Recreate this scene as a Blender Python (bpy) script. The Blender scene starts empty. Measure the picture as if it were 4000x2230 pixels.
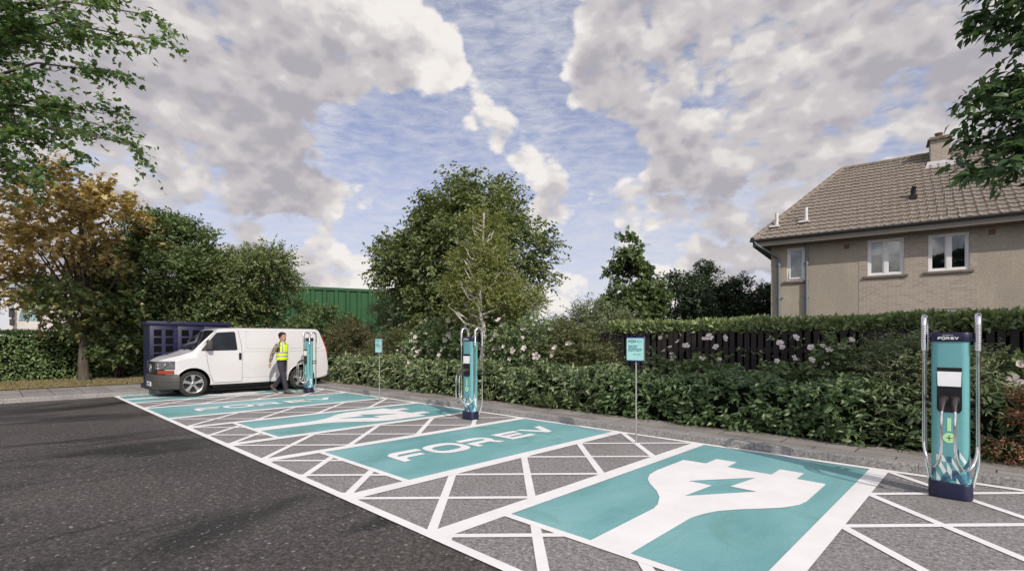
import bpy, bmesh, math, random
import numpy as np
from mathutils import Vector, Matrix

R = math.radians
C = bpy.context.scene.collection
CAM_Z = 1.58
YAW = 43.9

# ------------------------------------------------------------------ objects
def props(o, label=None, cat=None, group=None, kind=None):
    if label: o['label'] = label
    if cat: o['category'] = cat
    if group: o['group'] = group
    if kind: o['kind'] = kind
    return o

def link(name, me, parent=None):
    o = bpy.data.objects.new(name, me)
    C.objects.link(o)
    if parent is not None: o.parent = parent
    return o

def thing(name, label, cat, loc=(0, 0, 0), rz=0.0, group=None):
    o = link(name, None)
    o.empty_display_size = 0.2
    o.location = loc
    o.rotation_euler = (0, 0, rz)
    return props(o, label, cat, group)

def copy_tree(o, parent=None):
    c = o.copy(); C.objects.link(c)
    if parent is not None: c.parent = parent
    for ch in list(o.children): copy_tree(ch, c)
    return c

class MB:
    """collects shapes, then links them as one mesh object"""
    def __init__(s): s.v = []; s.f = []; s.m = []; s.sm = []
    def add(s, vs, fs, mi=0, smooth=False, M=None):
        k = len(s.v)
        for p in vs:
            p = Vector(p)
            s.v.append(tuple(M @ p) if M is not None else tuple(p))
        for f in fs:
            s.f.append(tuple(i + k for i in f)); s.m.append(mi); s.sm.append(smooth)
    def box(s, x0, x1, y0, y1, z0, z1, mi=0, M=None):
        vs = [(x0,y0,z0),(x1,y0,z0),(x1,y1,z0),(x0,y1,z0),(x0,y0,z1),(x1,y0,z1),(x1,y1,z1),(x0,y1,z1)]
        s.add(vs, [(0,3,2,1),(4,5,6,7),(0,1,5,4),(1,2,6,5),(2,3,7,6),(3,0,4,7)], mi, False, M)
    def bbox(s, x0, x1, y0, y1, z0, z1, b=0.01, mi=0, M=None):
        """box with chamfered edges"""
        bm = bmesh.new()
        bmesh.ops.create_cube(bm, size=1.0)
        for v in bm.verts:
            v.co = Vector(((x0+x1)/2 + v.co.x*(x1-x0), (y0+y1)/2 + v.co.y*(y1-y0), (z0+z1)/2 + v.co.z*(z1-z0)))
        bmesh.ops.bevel(bm, geom=list(bm.edges), offset=b, segments=2, profile=0.5, affect='EDGES')
        bm.verts.index_update()
        s.add([v.co[:] for v in bm.verts], [[v.index for v in f.verts] for f in bm.faces], mi, False, M)
        bm.free()
    def tube(s, path, r, n=8, mi=0, caps=True, M=None):
        path = [Vector(p) for p in path]
        rs = r if isinstance(r, (list, tuple)) else [r]*len(path)
        vs = []; fs = []
        d0 = (path[1]-path[0]).normalized()
        a = d0.cross(Vector((0,0,1)))
        if a.length < 0.05: a = d0.cross(Vector((1,0,0)))
        a.normalize()
        for i, p in enumerate(path):
            d = (path[min(i+1, len(path)-1)] - path[max(i-1, 0)])
            if d.length < 1e-9: d = d0
            d.normalize()
            a = (a - d*a.dot(d))
            if a.length < 1e-6: a = d.orthogonal()
            a.normalize(); b = d.cross(a)
            for k in range(n):
                t = 2*math.pi*k/n
                vs.append(p + (a*math.cos(t) + b*math.sin(t))*rs[i])
        for i in range(len(path)-1):
            for k in range(n):
                k2 = (k+1) % n
                fs.append((i*n+k, i*n+k2, (i+1)*n+k2, (i+1)*n+k))
        s.add(vs, fs, mi, True, M)
        if caps:
            s.add(vs[:n], [tuple(range(n))[::-1]], mi, False, M)
            s.add(vs[-n:], [tuple(range(n))], mi, False, M)
    def lathe(s, prof, n=24, mi=0, M=None, smooth=True):
        """profile (r, z) round the z axis"""
        vs = []; fs = []
        for r, z in prof:
            for k in range(n):
                t = 2*math.pi*k/n
                vs.append((r*math.cos(t), r*math.sin(t), z))
        for i in range(len(prof)-1):
            for k in range(n):
                k2 = (k+1) % n
                fs.append((i*n+k, i*n+k2, (i+1)*n+k2, (i+1)*n+k))
        s.add(vs, fs, mi, smooth, M)
    def prism(s, loop, h0, h1, mi=0, M=None, smooth=False):
        """loop of (x, y), extruded in z"""
        n = len(loop)
        vs = [(x, y, h0) for x, y in loop] + [(x, y, h1) for x, y in loop]
        s.add(vs, [tuple(range(n))[::-1], tuple(range(n, 2*n))], mi, False, M)
        s.add(vs, [(i, (i+1) % n, n+(i+1) % n, n+i) for i in range(n)], mi, smooth, M)
    def loft(s, rings, mi=0, closed=True, M=None, smooth=True, cap=True):
        n = len(rings[0]); vs = [p for r in rings for p in r]; fs = []
        for i in range(len(rings)-1):
            for k in range(n if closed else n-1):
                k2 = (k+1) % n
                fs.append((i*n+k, i*n+k2, (i+1)*n+k2, (i+1)*n+k))
        s.add(vs, fs, mi, smooth, M)
        if cap:
            s.add(rings[0], [tuple(range(n))[::-1]], mi, False, M)
            s.add(rings[-1], [tuple(range(n))], mi, False, M)
    def mesh(s, name, mats, auto=None):
        me = bpy.data.meshes.new(name)
        me.from_pydata(s.v, [], s.f)
        for m in (mats if isinstance(mats, (list, tuple)) else [mats]): me.materials.append(m)
        me.polygons.foreach_set('material_index', s.m)
        me.polygons.foreach_set('use_smooth', s.sm)
        me.update()
        if auto is not None:
            bm = bmesh.new(); bm.from_mesh(me)
            bmesh.ops.remove_doubles(bm, verts=bm.verts, dist=1e-5)
            bmesh.ops.recalc_face_normals(bm, faces=bm.faces)
            for f in bm.faces: f.smooth = True
            for e in bm.edges:
                if len(e.link_faces) == 2 and e.calc_face_angle(0) > R(auto): e.smooth = False
            bm.to_mesh(me); bm.free()
        return me
    def build(s, name, mats, parent=None, auto=None):
        return link(name, s.mesh(name, mats, auto), parent)

def rrect(w, d, r, n=6):
    """rounded rectangle loop, centred, counter-clockwise"""
    out = []
    for cx, cy, a0 in ((w/2-r, d/2-r, 0), (-w/2+r, d/2-r, 90), (-w/2+r, -d/2+r, 180), (w/2-r, -d/2+r, 270)):
        for k in range(n+1):
            a = R(a0 + 90*k/n)
            out.append((cx + r*math.cos(a), cy + r*math.sin(a)))
    return out

def fill_mesh(name, loops, mat, extrude=0.0):
    """flat mesh filled from closed loops (holes by even-odd rule), in the xy plane"""
    cu = bpy.data.curves.new(name, 'CURVE'); cu.dimensions = '2D'; cu.fill_mode = 'BOTH' if extrude else 'FRONT'
    cu.extrude = extrude
    for lp in loops:
        sp = cu.splines.new('POLY'); sp.points.add(len(lp)-1)
        for p, q in zip(sp.points, lp): p.co = (q[0], q[1], 0, 1)
        sp.use_cyclic_u = True
    o = bpy.data.objects.new(name, cu); C.objects.link(o)
    dg = bpy.context.evaluated_depsgraph_get(); dg.update()
    me = bpy.data.meshes.new_from_object(o.evaluated_get(dg))
    C.objects.unlink(o); bpy.data.objects.remove(o); bpy.data.curves.remove(cu)
    me.name = name; me.materials.clear(); me.materials.append(mat)
    bm = bmesh.new(); bm.from_mesh(me)
    if not extrude:
        for f in bm.faces:
            if f.normal.z < 0: f.normal_flip()
    bm.to_mesh(me); bm.free()
    return me

def text_mesh(name, txt, size, mat, sx=1.0, space=1.0, align='LEFT', bold=0.0, line=1.0):
    cu = bpy.data.curves.new(name, 'FONT'); cu.body = txt; cu.size = size; cu.align_x = align
    cu.space_character = space; cu.offset = bold; cu.space_line = line; cu.resolution_u = 3
    o = bpy.data.objects.new(name, cu); C.objects.link(o)
    dg = bpy.context.evaluated_depsgraph_get(); dg.update()
    me = bpy.data.meshes.new_from_object(o.evaluated_get(dg))
    C.objects.unlink(o); bpy.data.objects.remove(o); bpy.data.curves.remove(cu)
    me.name = name; me.materials.clear(); me.materials.append(mat)
    me.transform(Matrix.Diagonal((sx, 1, 1, 1)))
    return me

def place(name, me, parent, M):
    me.transform(M); me.update()
    return link(name, me, parent)

def eval_mesh(o, mats=None):
    dg = bpy.context.evaluated_depsgraph_get(); dg.update()
    me = bpy.data.meshes.new_from_object(o.evaluated_get(dg))
    if mats is not None:
        me.materials.clear()
        for m in mats: me.materials.append(m)
    return me

# ------------------------------------------------------------------ materials
class NT:
    def __init__(s, name):
        s.mat = bpy.data.materials.new(name); s.mat.use_nodes = True
        s.t = s.mat.node_tree; s.n = s.t.nodes; s.n.clear()
        s.out = s.n.new('ShaderNodeOutputMaterial')
    def __call__(s, typ, **kw):
        nd = s.n.new('ShaderNode'+typ)
        for k, v in kw.items(): setattr(nd, k, v)
        return nd
    def l(s, a, b): s.t.links.new(a, b)
    def val(s, sock, v):
        if hasattr(v, 'is_output') or isinstance(v, bpy.types.NodeSocket): s.l(v, sock)
        else: sock.default_value = v
    def coord(s, kind='Object', scale=None):
        tc = s('TexCoord')
        if scale is None: return tc.outputs[kind]
        mp = s('Mapping'); s.l(tc.outputs[kind], mp.inputs[0])
        mp.inputs['Scale'].default_value = scale if isinstance(scale, (tuple, list)) else (scale,)*3
        return mp.outputs[0]
    def noise(s, co, scale, detail=4, rough=0.55, dist=0.0):
        nd = s('TexNoise'); s.l(co, nd.inputs['Vector'])
        nd.inputs['Scale'].default_value = scale; nd.inputs['Detail'].default_value = detail
        nd.inputs['Roughness'].default_value = rough; nd.inputs['Distortion'].default_value = dist
        return nd.outputs['Fac']
    def ramp(s, fac, stops, interp='LINEAR'):
        nd = s('ValToRGB'); s.l(fac, nd.inputs[0]); cr = nd.color_ramp; cr.interpolation = interp
        while len(cr.elements) < len(stops): cr.elements.new(0.5)
        for e, (p, c) in zip(cr.elements, stops):
            e.position = p; e.color = tuple(c)+(1,) if hasattr(c, '__len__') else (c, c, c, 1)
        return nd.outputs[0]
    def mix(s, fac, a, b, mode='MIX'):
        nd = s('Mix', data_type='RGBA', blend_type=mode)
        for sock, v in ((nd.inputs[0], fac), (nd.inputs[6], a), (nd.inputs[7], b)):
            if isinstance(v, (tuple, list)) and len(v) == 3: v = tuple(v)+(1,)
            s.val(sock, v)
        return nd.outputs[2]
    def math(s, op, a, b=0.0, c=None, clamp=False):
        nd = s('Math', operation=op); nd.use_clamp = clamp
        s.val(nd.inputs[0], a); s.val(nd.inputs[1], b)
        if c is not None: s.val(nd.inputs[2], c)
        return nd.outputs[0]
    def bump(s, h, strength=0.3, dist=0.01):
        nd = s('Bump'); s.l(h, nd.inputs['Height'])
        nd.inputs['Strength'].default_value = strength; nd.inputs['Distance'].default_value = dist
        return nd.outputs[0]
    def bsdf(s, color, rough=0.6, metal=0.0, spec=0.5, normal=None, coat=0.0):
        b = s('BsdfPrincipled')
        if isinstance(color, (tuple, list)): color = tuple(color)+(1,) if len(color) == 3 else color
        s.val(b.inputs['Base Color'], color); s.val(b.inputs['Roughness'], rough)
        s.val(b.inputs['Metallic'], metal); b.inputs['Specular IOR Level'].default_value = spec
        b.inputs['Coat Weight'].default_value = coat; b.inputs['Coat Roughness'].default_value = 0.08
        if normal is not None: s.l(normal, b.inputs['Normal'])
        return b
    def done(s, b):
        s.l(b.outputs[0], s.out.inputs[0]); return s.mat

def surf(name, col, rough=0.5, metal=0.0, spec=0.5, var=0.12, vscale=6.0, bump=0.0, bscale=80.0, coat=0.0):
    """plain surface with a little uneven tone and grain"""
    m = NT(name); co = m.coord()
    n = m.noise(co, vscale, 5, 0.6)
    lo = tuple(max(0, c*(1-var)) for c in col); hi = tuple(min(1, c*(1+var)) for c in col)
    colr = m.ramp(n, [(0.3, lo), (0.7, hi)])
    rr = m.math('MULTIPLY_ADD', m.noise(co, vscale*2.3, 3), 0.2, rough-0.1, clamp=True)
    nm = m.bump(m.noise(co, bscale, 3), bump, 0.004) if bump else None
    return m.done(m.bsdf(colr, rr, metal, spec, nm, coat))

def leafmat(name, cols, transl=0.3, rough=0.42, spec=0.35, tcol=None):
    """leaf: every leaf takes its own tone out of a ramp; some light passes through"""
    m = NT(name); g = m('NewGeometry')
    k = len(cols)
    co = m.coord()
    cols = [tuple((v*0.80+0.20*(0.25*q[0]+0.65*q[1]+0.1*q[2]))*LEAF_K for v in q) for q in cols]
    c = m.ramp(g.outputs['Random Per Island'], [(i/max(1, k-1), q) for i, q in enumerate(cols)])
    c = m.mix(m.math('MULTIPLY', m.noise(co, 1.1, 3), 0.4), c, tuple(0.9*sum(q[i] for q in cols)/k for i in range(3)))
    b = m.bsdf(c, rough, 0, spec)
    t = m('BsdfTranslucent')
    tc = m.mix(1.0, c, tcol or (1.6, 1.7, 0.7), 'MULTIPLY'); m.l(tc, t.inputs[0])
    mx = m('MixShader'); mx.inputs[0].default_value = transl
    m.l(b.outputs[0], mx.inputs[1]); m.l(t.outputs[0], mx.inputs[2])
    return m.done(mx)

LEAF_K = 2.5
SUN_E = 3.5
SKY_S = 0.10
FILL_GLOW = 2.4
# ------------------------------------------------------------------ ground materials
def asphalt():
    m = NT('asphalt'); co = m.coord()
    fine = m.noise(co, 22, 8, 0.98)
    mid = m.noise(co, 7, 6, 0.75)
    c = m.ramp(fine, [(0.40, (0.010, 0.009, 0.008)), (0.49, (0.046, 0.040, 0.036)), (0.58, (0.132, 0.116, 0.107)), (0.66, (0.24, 0.215, 0.20))])
    # broad damp and worn streaks, stretched along the bays: they scale the grain, they do not hide it
    w = m.noise(m.coord('Object', (0.75, 0.24, 1)), 1.0, 5, 0.6, 0.7)
    w2 = m.noise(co, 0.35, 3, 0.5)
    k = m.math('MULTIPLY', m.math('MULTIPLY_ADD', mid, 0.9, 0.60), m.math('MULTIPLY_ADD', w2, 1.5, 0.30))
    k = m.math('MULTIPLY', k, m.math('MULTIPLY_ADD', m.ramp(w, [(0.40, 0.0), (0.50, 1.0)]), 0.72, 0.30))
    sc_ = m('VectorMath', operation='SCALE'); m.l(c, sc_.inputs[0]); m.l(k, sc_.inputs['Scale']); c = sc_.outputs[0]
    # pale stone chips
    dn = m('TexNoise'); m.l(co, dn.inputs['Vector']); dn.inputs['Scale'].default_value = 60; dn.inputs['Detail'].default_value = 3
    dv = m('VectorMath', operation='MULTIPLY_ADD'); m.l(dn.outputs['Color'], dv.inputs[0]); dv.inputs[1].default_value = (0.03, 0.03, 0.0); m.l(co, dv.inputs[2])
    v = m('TexVoronoi'); m.l(dv.outputs[0], v.inputs['Vector']); v.inputs['Scale'].default_value = 30; v.inputs['Randomness'].default_value = 1.0
    sep = m('SeparateColor'); m.l(v.outputs['Color'], sep.inputs[0])
    size = m.math('MULTIPLY', m.math('POWER', sep.outputs[1], 1.8), 0.46)
    chip = m.math('MULTIPLY', m.math('LESS_THAN', v.outputs['Distance'], size), m.math('GREATER_THAN', sep.outputs[0], 0.30))
    c = m.mix(m.math('MULTIPLY', chip, 0.6), c, m.mix(m.math('POWER', sep.outputs[2], 3.0), (0.085, 0.075, 0.070), (0.44, 0.40, 0.375)))
    h = m.math('ADD', m.noise(co, 45, 5, 0.8), m.math('MULTIPLY', chip, 0.4))
    r = m.ramp(w, [(0.38, 0.42), (0.52, 0.66)])
    return m.done(m.bsdf(c, r, 0, 0.35, m.bump(h, 0.9, 0.012)))

def tarmac():
    m = NT('bay_tarmac'); co = m.coord()
    f = m.noise(co, 30, 7, 0.95)
    c = m.ramp(f, [(0.39, (0.050, 0.046, 0.043)), (0.47, (0.20, 0.185, 0.179)), (0.54, (0.30, 0.28, 0.274)), (0.62, (0.52, 0.495, 0.485))])
    w = m.noise(co, 1.3, 4, 0.6)
    c = m.mix(m.ramp(w, [(0.30, 0.45), (0.50, 0.0)]), c, (0.17, 0.16, 0.135))
    w2 = m.noise(co, 0.5, 3, 0.6, 0.4)
    c = m.mix(m.ramp(w2, [(0.52, 0.0), (0.72, 0.3)]), c, (0.37, 0.345, 0.335))
    h = m.noise(co, 70, 4, 0.75)
    return m.done(m.bsdf(c, 0.82, 0, 0.3, m.bump(h, 0.7, 0.01)))

def bay_teal():
    m = NT('bay_teal_coating'); co = m.coord()
    w = m.noise(m.coord('Object', (0.9, 0.5, 1)), 1.0, 5, 0.55, 0.8)
    c = m.ramp(w, [(0.28, (0.125, 0.315, 0.318)), (0.5, (0.180, 0.392, 0.396)), (0.72, (0.235, 0.450, 0.450))])
    d = m.noise(co, 0.9, 4, 0.6, 1.0)
    c = m.mix(m.ramp(d, [(0.32, 0.75), (0.46, 0.0)]), c, (0.115, 0.270, 0.225))
    s = m.noise(co, 3.0, 4, 0.6, 0.6)
    c = m.mix(m.ramp(s, [(0.62, 0.0), (0.78, 0.22)]), c, (0.38, 0.53, 0.53))
    g = m.noise(co, 90, 3, 0.7)
    c = m.mix(0.30, c, m.ramp(g, [(0.35, 0.15), (0.65, 0.80)]), 'SOFT_LIGHT')
    # faint tyre tracks and dust
    tr = m.noise(m.coord('Object', (3.2, 0.35, 1)), 1.0, 4, 0.6, 0.5)
    c = m.mix(m.ramp(tr, [(0.56, 0.0), (0.70, 0.30)]), c, (0.115, 0.22, 0.22))
    return m.done(m.bsdf(c, 0.5, 0, 0.4, m.bump(m.noise(co, 70, 3), 0.15, 0.004)))

def road_white():
    m = NT('road_paint_white'); co = m.coord()
    w = m.noise(co, 2.2, 5, 0.65)
    c = m.ramp(w, [(0.3, (0.76, 0.735, 0.72)), (0.6, (0.83, 0.80, 0.785))])
    d = m.noise(co, 45, 4, 0.7)
    c = m.mix(m.ramp(d, [(0.60, 0.0), (0.72, 0.35)]), c, (0.52, 0.49, 0.47))
    dd = m.noise(m.coord('Object', (1.5, 0.5, 1)), 1.0, 5, 0.65, 0.8)
    c = m.mix(m.ramp(dd, [(0.55, 0.0), (0.75, 0.22)]), c, (0.52, 0.485, 0.455))
    return m.done(m.bsdf(c, 0.6, 0, 0.35, m.bump(m.noise(co, 70, 3), 0.2, 0.004)))

def slabs(name, jx, jy, off, offx=0.0):
    """concrete slabs; jx, jy joint spacing in metres along x and y"""
    m = NT(name); co = m.coord()
    mp = m('Mapping'); m.l(co, mp.inputs[0]); mp.inputs['Location'].default_value = (offx, 0, 0)
    br = m('TexBrick'); m.l(mp.outputs[0], br.inputs['Vector'])
    br.offset = off; br.inputs['Scale'].default_value = 1.0
    br.inputs['Brick Width'].default_value = jx; br.inputs['Row Height'].default_value = jy
    br.inputs['Mortar Size'].default_value = 0.009; br.inputs['Mortar Smooth'].default_value = 0.2
    br.inputs['Color1'].default_value = (0.9, 0.9, 0.9, 1); br.inputs['Color2'].default_value = (1.1, 1.1, 1.1, 1)
    br.inputs['Mortar'].default_value = (0.22, 0.2, 0.19, 1)
    f = m.noise(co, 60, 4, 0.75)
    c = m.ramp(f, [(0.3, (0.19, 0.172, 0.158)), (0.55, (0.33, 0.302, 0.28)), (0.75, (0.44, 0.405, 0.38))])
    w = m.noise(co, 1.2, 4, 0.6)
    c = m.mix(m.ramp(w, [(0.35, 0.5), (0.6, 0.0)]), c, (0.10, 0.092, 0.078))
    c = m.mix(1.0, c, br.outputs['Color'], 'MULTIPLY')
    h = m.math('ADD', m.math('MULTIPLY', f, 0.35), m.math('MULTIPLY', br.outputs['Fac'], -1.0))
    return m.done(m.bsdf(c, 0.85, 0, 0.25, m.bump(h, 0.7, 0.008)))

def granite():
    m = NT('kerb_granite'); co = m.coord()
    f = m.noise(co, 42, 4, 0.8)
    c = m.ramp(f, [(0.32, (0.09, 0.085, 0.08)), (0.47, (0.27, 0.257, 0.245)), (0.6, (0.42, 0.40, 0.38)), (0.75, (0.62, 0.60, 0.57))])
    w = m.noise(co, 0.9, 3, 0.6)
    c = m.mix(m.ramp(w, [(0.38, 0.4), (0.6, 0.0)]), c, (0.13, 0.14, 0.14))
    return m.done(m.bsdf(c, 0.85, 0, 0.25, m.bump(f, 0.9, 0.015)))

def soil():
    m = NT('soil'); co = m.coord()
    f = m.noise(co, 14, 5, 0.7)
    c = m.ramp(f, [(0.3, (0.018, 0.014, 0.009)), (0.7, (0.065, 0.052, 0.034))])
    return m.done(m.bsdf(c, 0.95, 0, 0.1, m.bump(f, 0.8, 0.03)))

def drygrass():
    m = NT('dry_grass_turf'); co = m.coord()
    f = m.noise(m.coord('Object', (9, 9, 2)), 3, 5, 0.7)
    c = m.ramp(f, [(0.3, (0.045, 0.038, 0.016)), (0.5, (0.11, 0.085, 0.04)), (0.75, (0.19, 0.145, 0.075))])
    return m.done(m.bsdf(c, 0.95, 0, 0.1, m.bump(f, 0.8, 0.03)))

M_asph = asphalt(); M_tar = tarmac(); M_teal = bay_teal(); M_white = road_white()
M_slabR = slabs('pavement_slabs', 0.9, 0.36, 0.5); M_slabL = slabs('pavement_slabs_wide', 3.2, 0.62, 0.0, 17.9)
M_gran = granite(); M_soil = soil(); M_dry = drygrass()

def struct(name, mb, mat):
    return props(mb.build(name, mat), kind='structure')

def sheet(x0, x1, y0, y1, z, name, mat, nx=1, ny=1):
    mb = MB()
    vs = [(x0+(x1-x0)*i/nx, y0+(y1-y0)*j/ny, z) for j in range(ny+1) for i in range(nx+1)]
    fs = [(j*(nx+1)+i, j*(nx+1)+i+1, (j+1)*(nx+1)+i+1, (j+1)*(nx+1)+i) for j in range(ny) for i in range(nx)]
    mb.add(vs, fs)
    return struct(name, mb, mat)

# ------------------------------------------------------------------ ground
KL = -17.93      # left kerb face (x)
KR = 7.585       # right kerb face (y)
PZ = 0.12        # pavement height
sheet(-700, 700, -700, 700, -0.012, 'ground', M_soil)
sheet(KL, 40, -40, KR, 0.0, 'road', M_asph)
sheet(KL, 14, 2.48, KR, 0.004, 'parking_surface', M_tar)

# kerb stones: one run along the right, one along the left, meeting in the corner
mb = MB()
def kerb_run(mb, a, b, along):
    """stones 0.914 m long with rounded front edge and open joints"""
    n = int(abs(b-a)/0.914); L = (b-a)/n
    for i in range(n):
        p0 = a+L*i+0.003; p1 = a+L*(i+1)-0.003
        prof = [(0, -0.01), (0, PZ-0.02), (0.008, PZ-0.006), (0.022, PZ), (0.14, PZ), (0.14, -0.01)]
        if along == 'x': r = [[(p, KR+q, z) for q, z in prof] for p in (p0, p1)]
        else: r = [[(KL-q, p, z) for q, z in prof] for p in (p0, p1)]
        mb.loft(r, 0, True, None, False)
kerb_run(mb, KL-0.15, 14, 'x'); struct('kerb_right', mb, M_gran)
mb = MB(); kerb_run(mb, -30, KR+0.0, 'y'); struct('kerb_left', mb, M_gran)
sheet(KL-0.15, 14, KR+0.139, 8.52, PZ-0.002, 'pavement_right', M_slabR)
sheet(-20.95, KL-0.139, -30, 8.52, PZ-0.003, 'pavement_left', M_slabL)
sheet(-40, -20.94, -40, 16, PZ+0.01, 'grass_verge', M_dry)
sheet(-20.94, 40, 8.51, 40, PZ-0.02, 'planting_bed', M_soil)

# ------------------------------------------------------------------ bay markings
Z1, Z2, Z3 = 0.008, 0.012, 0.016
VI0, VI1 = 2.434, 2.527     # long line on the road side
VT = 3.283                  # front of the short bays
VK0, VK1 = 7.47, 7.575      # line along the kerb
bays = [(-17.73, -15.77, VI1), (-14.10, -12.10, VI1), (-10.44, -8.44, VT), (-6.82, -4.775, VT), (-3.17, -1.12, VT), (0.47, 2.50, VT)]
for i, (a, b, v0) in enumerate(bays):
    o = sheet(a, b, v0, VK0, Z1, 'bay_panel', M_teal, 1, 1)
# white lines, each mesh one layout: the border lines
mb = MB()
def rect(x0, x1, y0, y1, z): mb.add([(x0,y0,z),(x1,y0,z),(x1,y1,z),(x0,y1,z)], [(0,1,2,3)])
rect(KL, 13, VI0, VI1, Z2); rect(KL, 13, VK0, VK1, Z2)
LW = 0.19
for i, (a, b, v0) in enumerate(bays):
    rect(a-LW if i else KL, a, VI1, VK0, Z2)
    rect(b, b+LW, VI1, VK0, Z2)
    if v0 == VT: rect(a, b, VT-0.083, VT, Z2)
struct('bay_lines', mb, M_white)
# the hatching between the bays: 45 degree crossing strokes clipped to the strip
def clip(poly, x0, x1, y0, y1):
    for ax, lim, sg in ((0, x0, 1), (0, x1, -1), (1, y0, 1), (1, y1, -1)):
        out = []
        for i in range(len(poly)):
            p, q = poly[i], poly[(i+1) % len(poly)]
            dp, dq = (p[ax]-lim)*sg, (q[ax]-lim)*sg
            if dp >= 0: out.append(p)
            if dp*dq < 0:
                t = dp/(dp-dq); out.append((p[0]+(q[0]-p[0])*t, p[1]+(q[1]-p[1])*t))
        poly = out
        if len(poly) < 3: return None
    return poly
def stroke(mb, x, y, dx, dy, w, box, z):
    L = math.hypot(dx, dy); nx, ny = -dy/L*w/2, dx/L*w/2; k = 12
    p = clip([(x-dx*k+nx, y-dy*k+ny), (x+dx*k+nx, y+dy*k+ny), (x+dx*k-nx, y+dy*k-ny), (x-dx*k-nx, y-dy*k-ny)], *box)
    if p: mb.add([(a, b, z) for a, b in p], [tuple(range(len(p)))[::-1]])
mb = MB(); mb2 = MB()
hw = 0.072
for i in range(5):
    h0 = bays[i][1]+LW; h1 = bays[i+1][0]-LW
    for k in range(-2, 6):
        y = 5.03 + 1.24*(k-2)
        stroke(mb, h0, y, 1, 1, hw, (h0, h1, VI1, VK0), Z2-0.0005)
        stroke(mb2, h0, y-0.03, 1, -1, 0.085, (h0, h1, VI1, VK0), Z2-0.001)
for i in (2, 3, 4, 5):
    a, b, _ = bays[i]
    for k in range(-1, 4):
        x = a + 1.02*k
        stroke(mb, x, VI1+0.05, 1, 1, hw, (a, b, VI1, VT-0.083), Z2-0.0005)
        stroke(mb2, x, VI1+0.02, -1, 1, 0.085, (a, b, VI1, VT-0.083), Z2-0.001)
mb.v += []; k = len(mb.v)
for f, q in zip(mb2.f, mb2.m): mb.f.append(tuple(i+k for i in f)); mb.m.append(q); mb.sm.append(False)
mb.v += mb2.v
struct('hatch_lines', mb, M_white)

# plug symbol and lettering, in bay coordinates (across the bay, along the bay)
SYM = [(0.871,-0.01),(0.859,1.037),(0.827,1.171),(0.736,1.38),(0.615,1.553),(0.424,1.757),(0.319,1.901),(0.239,2.095),(0.206,2.325),(0.202,3.06),(0.495,3.078),(0.497,3.408),(0.755,3.414),(0.763,3.078),(1.271,3.078),(1.268,3.408),(1.531,3.408),(1.535,3.076),(1.809,3.075),(1.828,3.049),(1.835,2.256),(1.812,2.09),(1.726,1.898),(1.585,1.72),(1.443,1.556),(1.322,1.375),(1.26,1.214),(1.228,1.078),(1.219,1.0),(1.225,-0.01)]
BOLT = [(0.687,2.146),(1.185,2.806),(1.103,2.257),(1.373,2.255),(0.899,1.593),(0.949,2.152)]
GL = {
 'F': [[(0.883,0.462),(0.81,0.51),(0.765,0.575),(0.748,0.645),(0.753,1.018),(0.898,1.02),(0.897,0.66),(0.915,0.605),(0.95,0.57),(0.999,0.559),(0.995,0.915),(1.124,0.911),(1.12,0.652),(1.135,0.61),(1.17,0.575),(1.218,0.563),(1.292,0.563),(1.298,0.45)]],
 'O': [[(1.016+0.318*math.copysign(abs(math.sin(t))**0.75, math.sin(t)), 1.368+0.322*math.copysign(abs(math.cos(t))**0.75, math.cos(t))) for t in [2*math.pi*k/36 for k in range(36)]],
       [(1.016+0.160*math.copysign(abs(math.sin(t))**0.7, math.sin(t)), 1.368+0.208*math.copysign(abs(math.cos(t))**0.7, math.cos(t))) for t in [2*math.pi*k/28 for k in range(28)]]],
 'R': [[(0.750,1.746),(0.745,2.02),(0.752,2.12),(0.785,2.21),(0.845,2.272),(0.92,2.300),(0.982,2.301),(1.06,2.276),(1.106,2.246),(1.282,2.328),(1.282,2.188),(1.138,2.123),(1.142,1.862),(1.286,1.861),(1.290,1.747),(1.012,1.752),(1.000,2.13),(0.985,2.165),(0.95,2.178),(0.91,2.165),(0.893,2.12),(0.890,1.743)]],
 'E': [[(0.765,2.493),(0.765,3.054),(0.895,3.050),(0.895,2.624),(0.963,2.624),(0.963,2.957),(1.083,2.957),(1.083,2.618),(1.152,2.618),(1.152,3.061),(1.284,3.059),(1.287,2.496)]],
 'V': [[(0.768,3.095),(0.768,3.238),(1.095,3.415),(0.768,3.585),(0.768,3.745),(1.275,3.482),(1.285,3.347)]]}
NF = 3.28   # the lettering was measured from the front of the fourth bay
def bay_mark(name, loops, a, v0, z):
    me = fill_mesh(name, [[(a+p, v0+q) for p, q in lp] for lp in loops], M_white)
    me.transform(Matrix.Translation((0, 0, z)))
    return props(link(name, me), kind='structure')
for i in (0, 2, 4): bay_mark('plug_symbol_marking', [SYM, BOLT], bays[i][0], NF - (0.74 if i == 0 else 0), Z2+0.001)
for i in (1, 3):
    bay_mark('lettering_marking', [lp for g in 'FOREV' for lp in GL[g]], bays[i][0], NF-(0.50 if i == 1 else 0), Z2+0.001)
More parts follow.
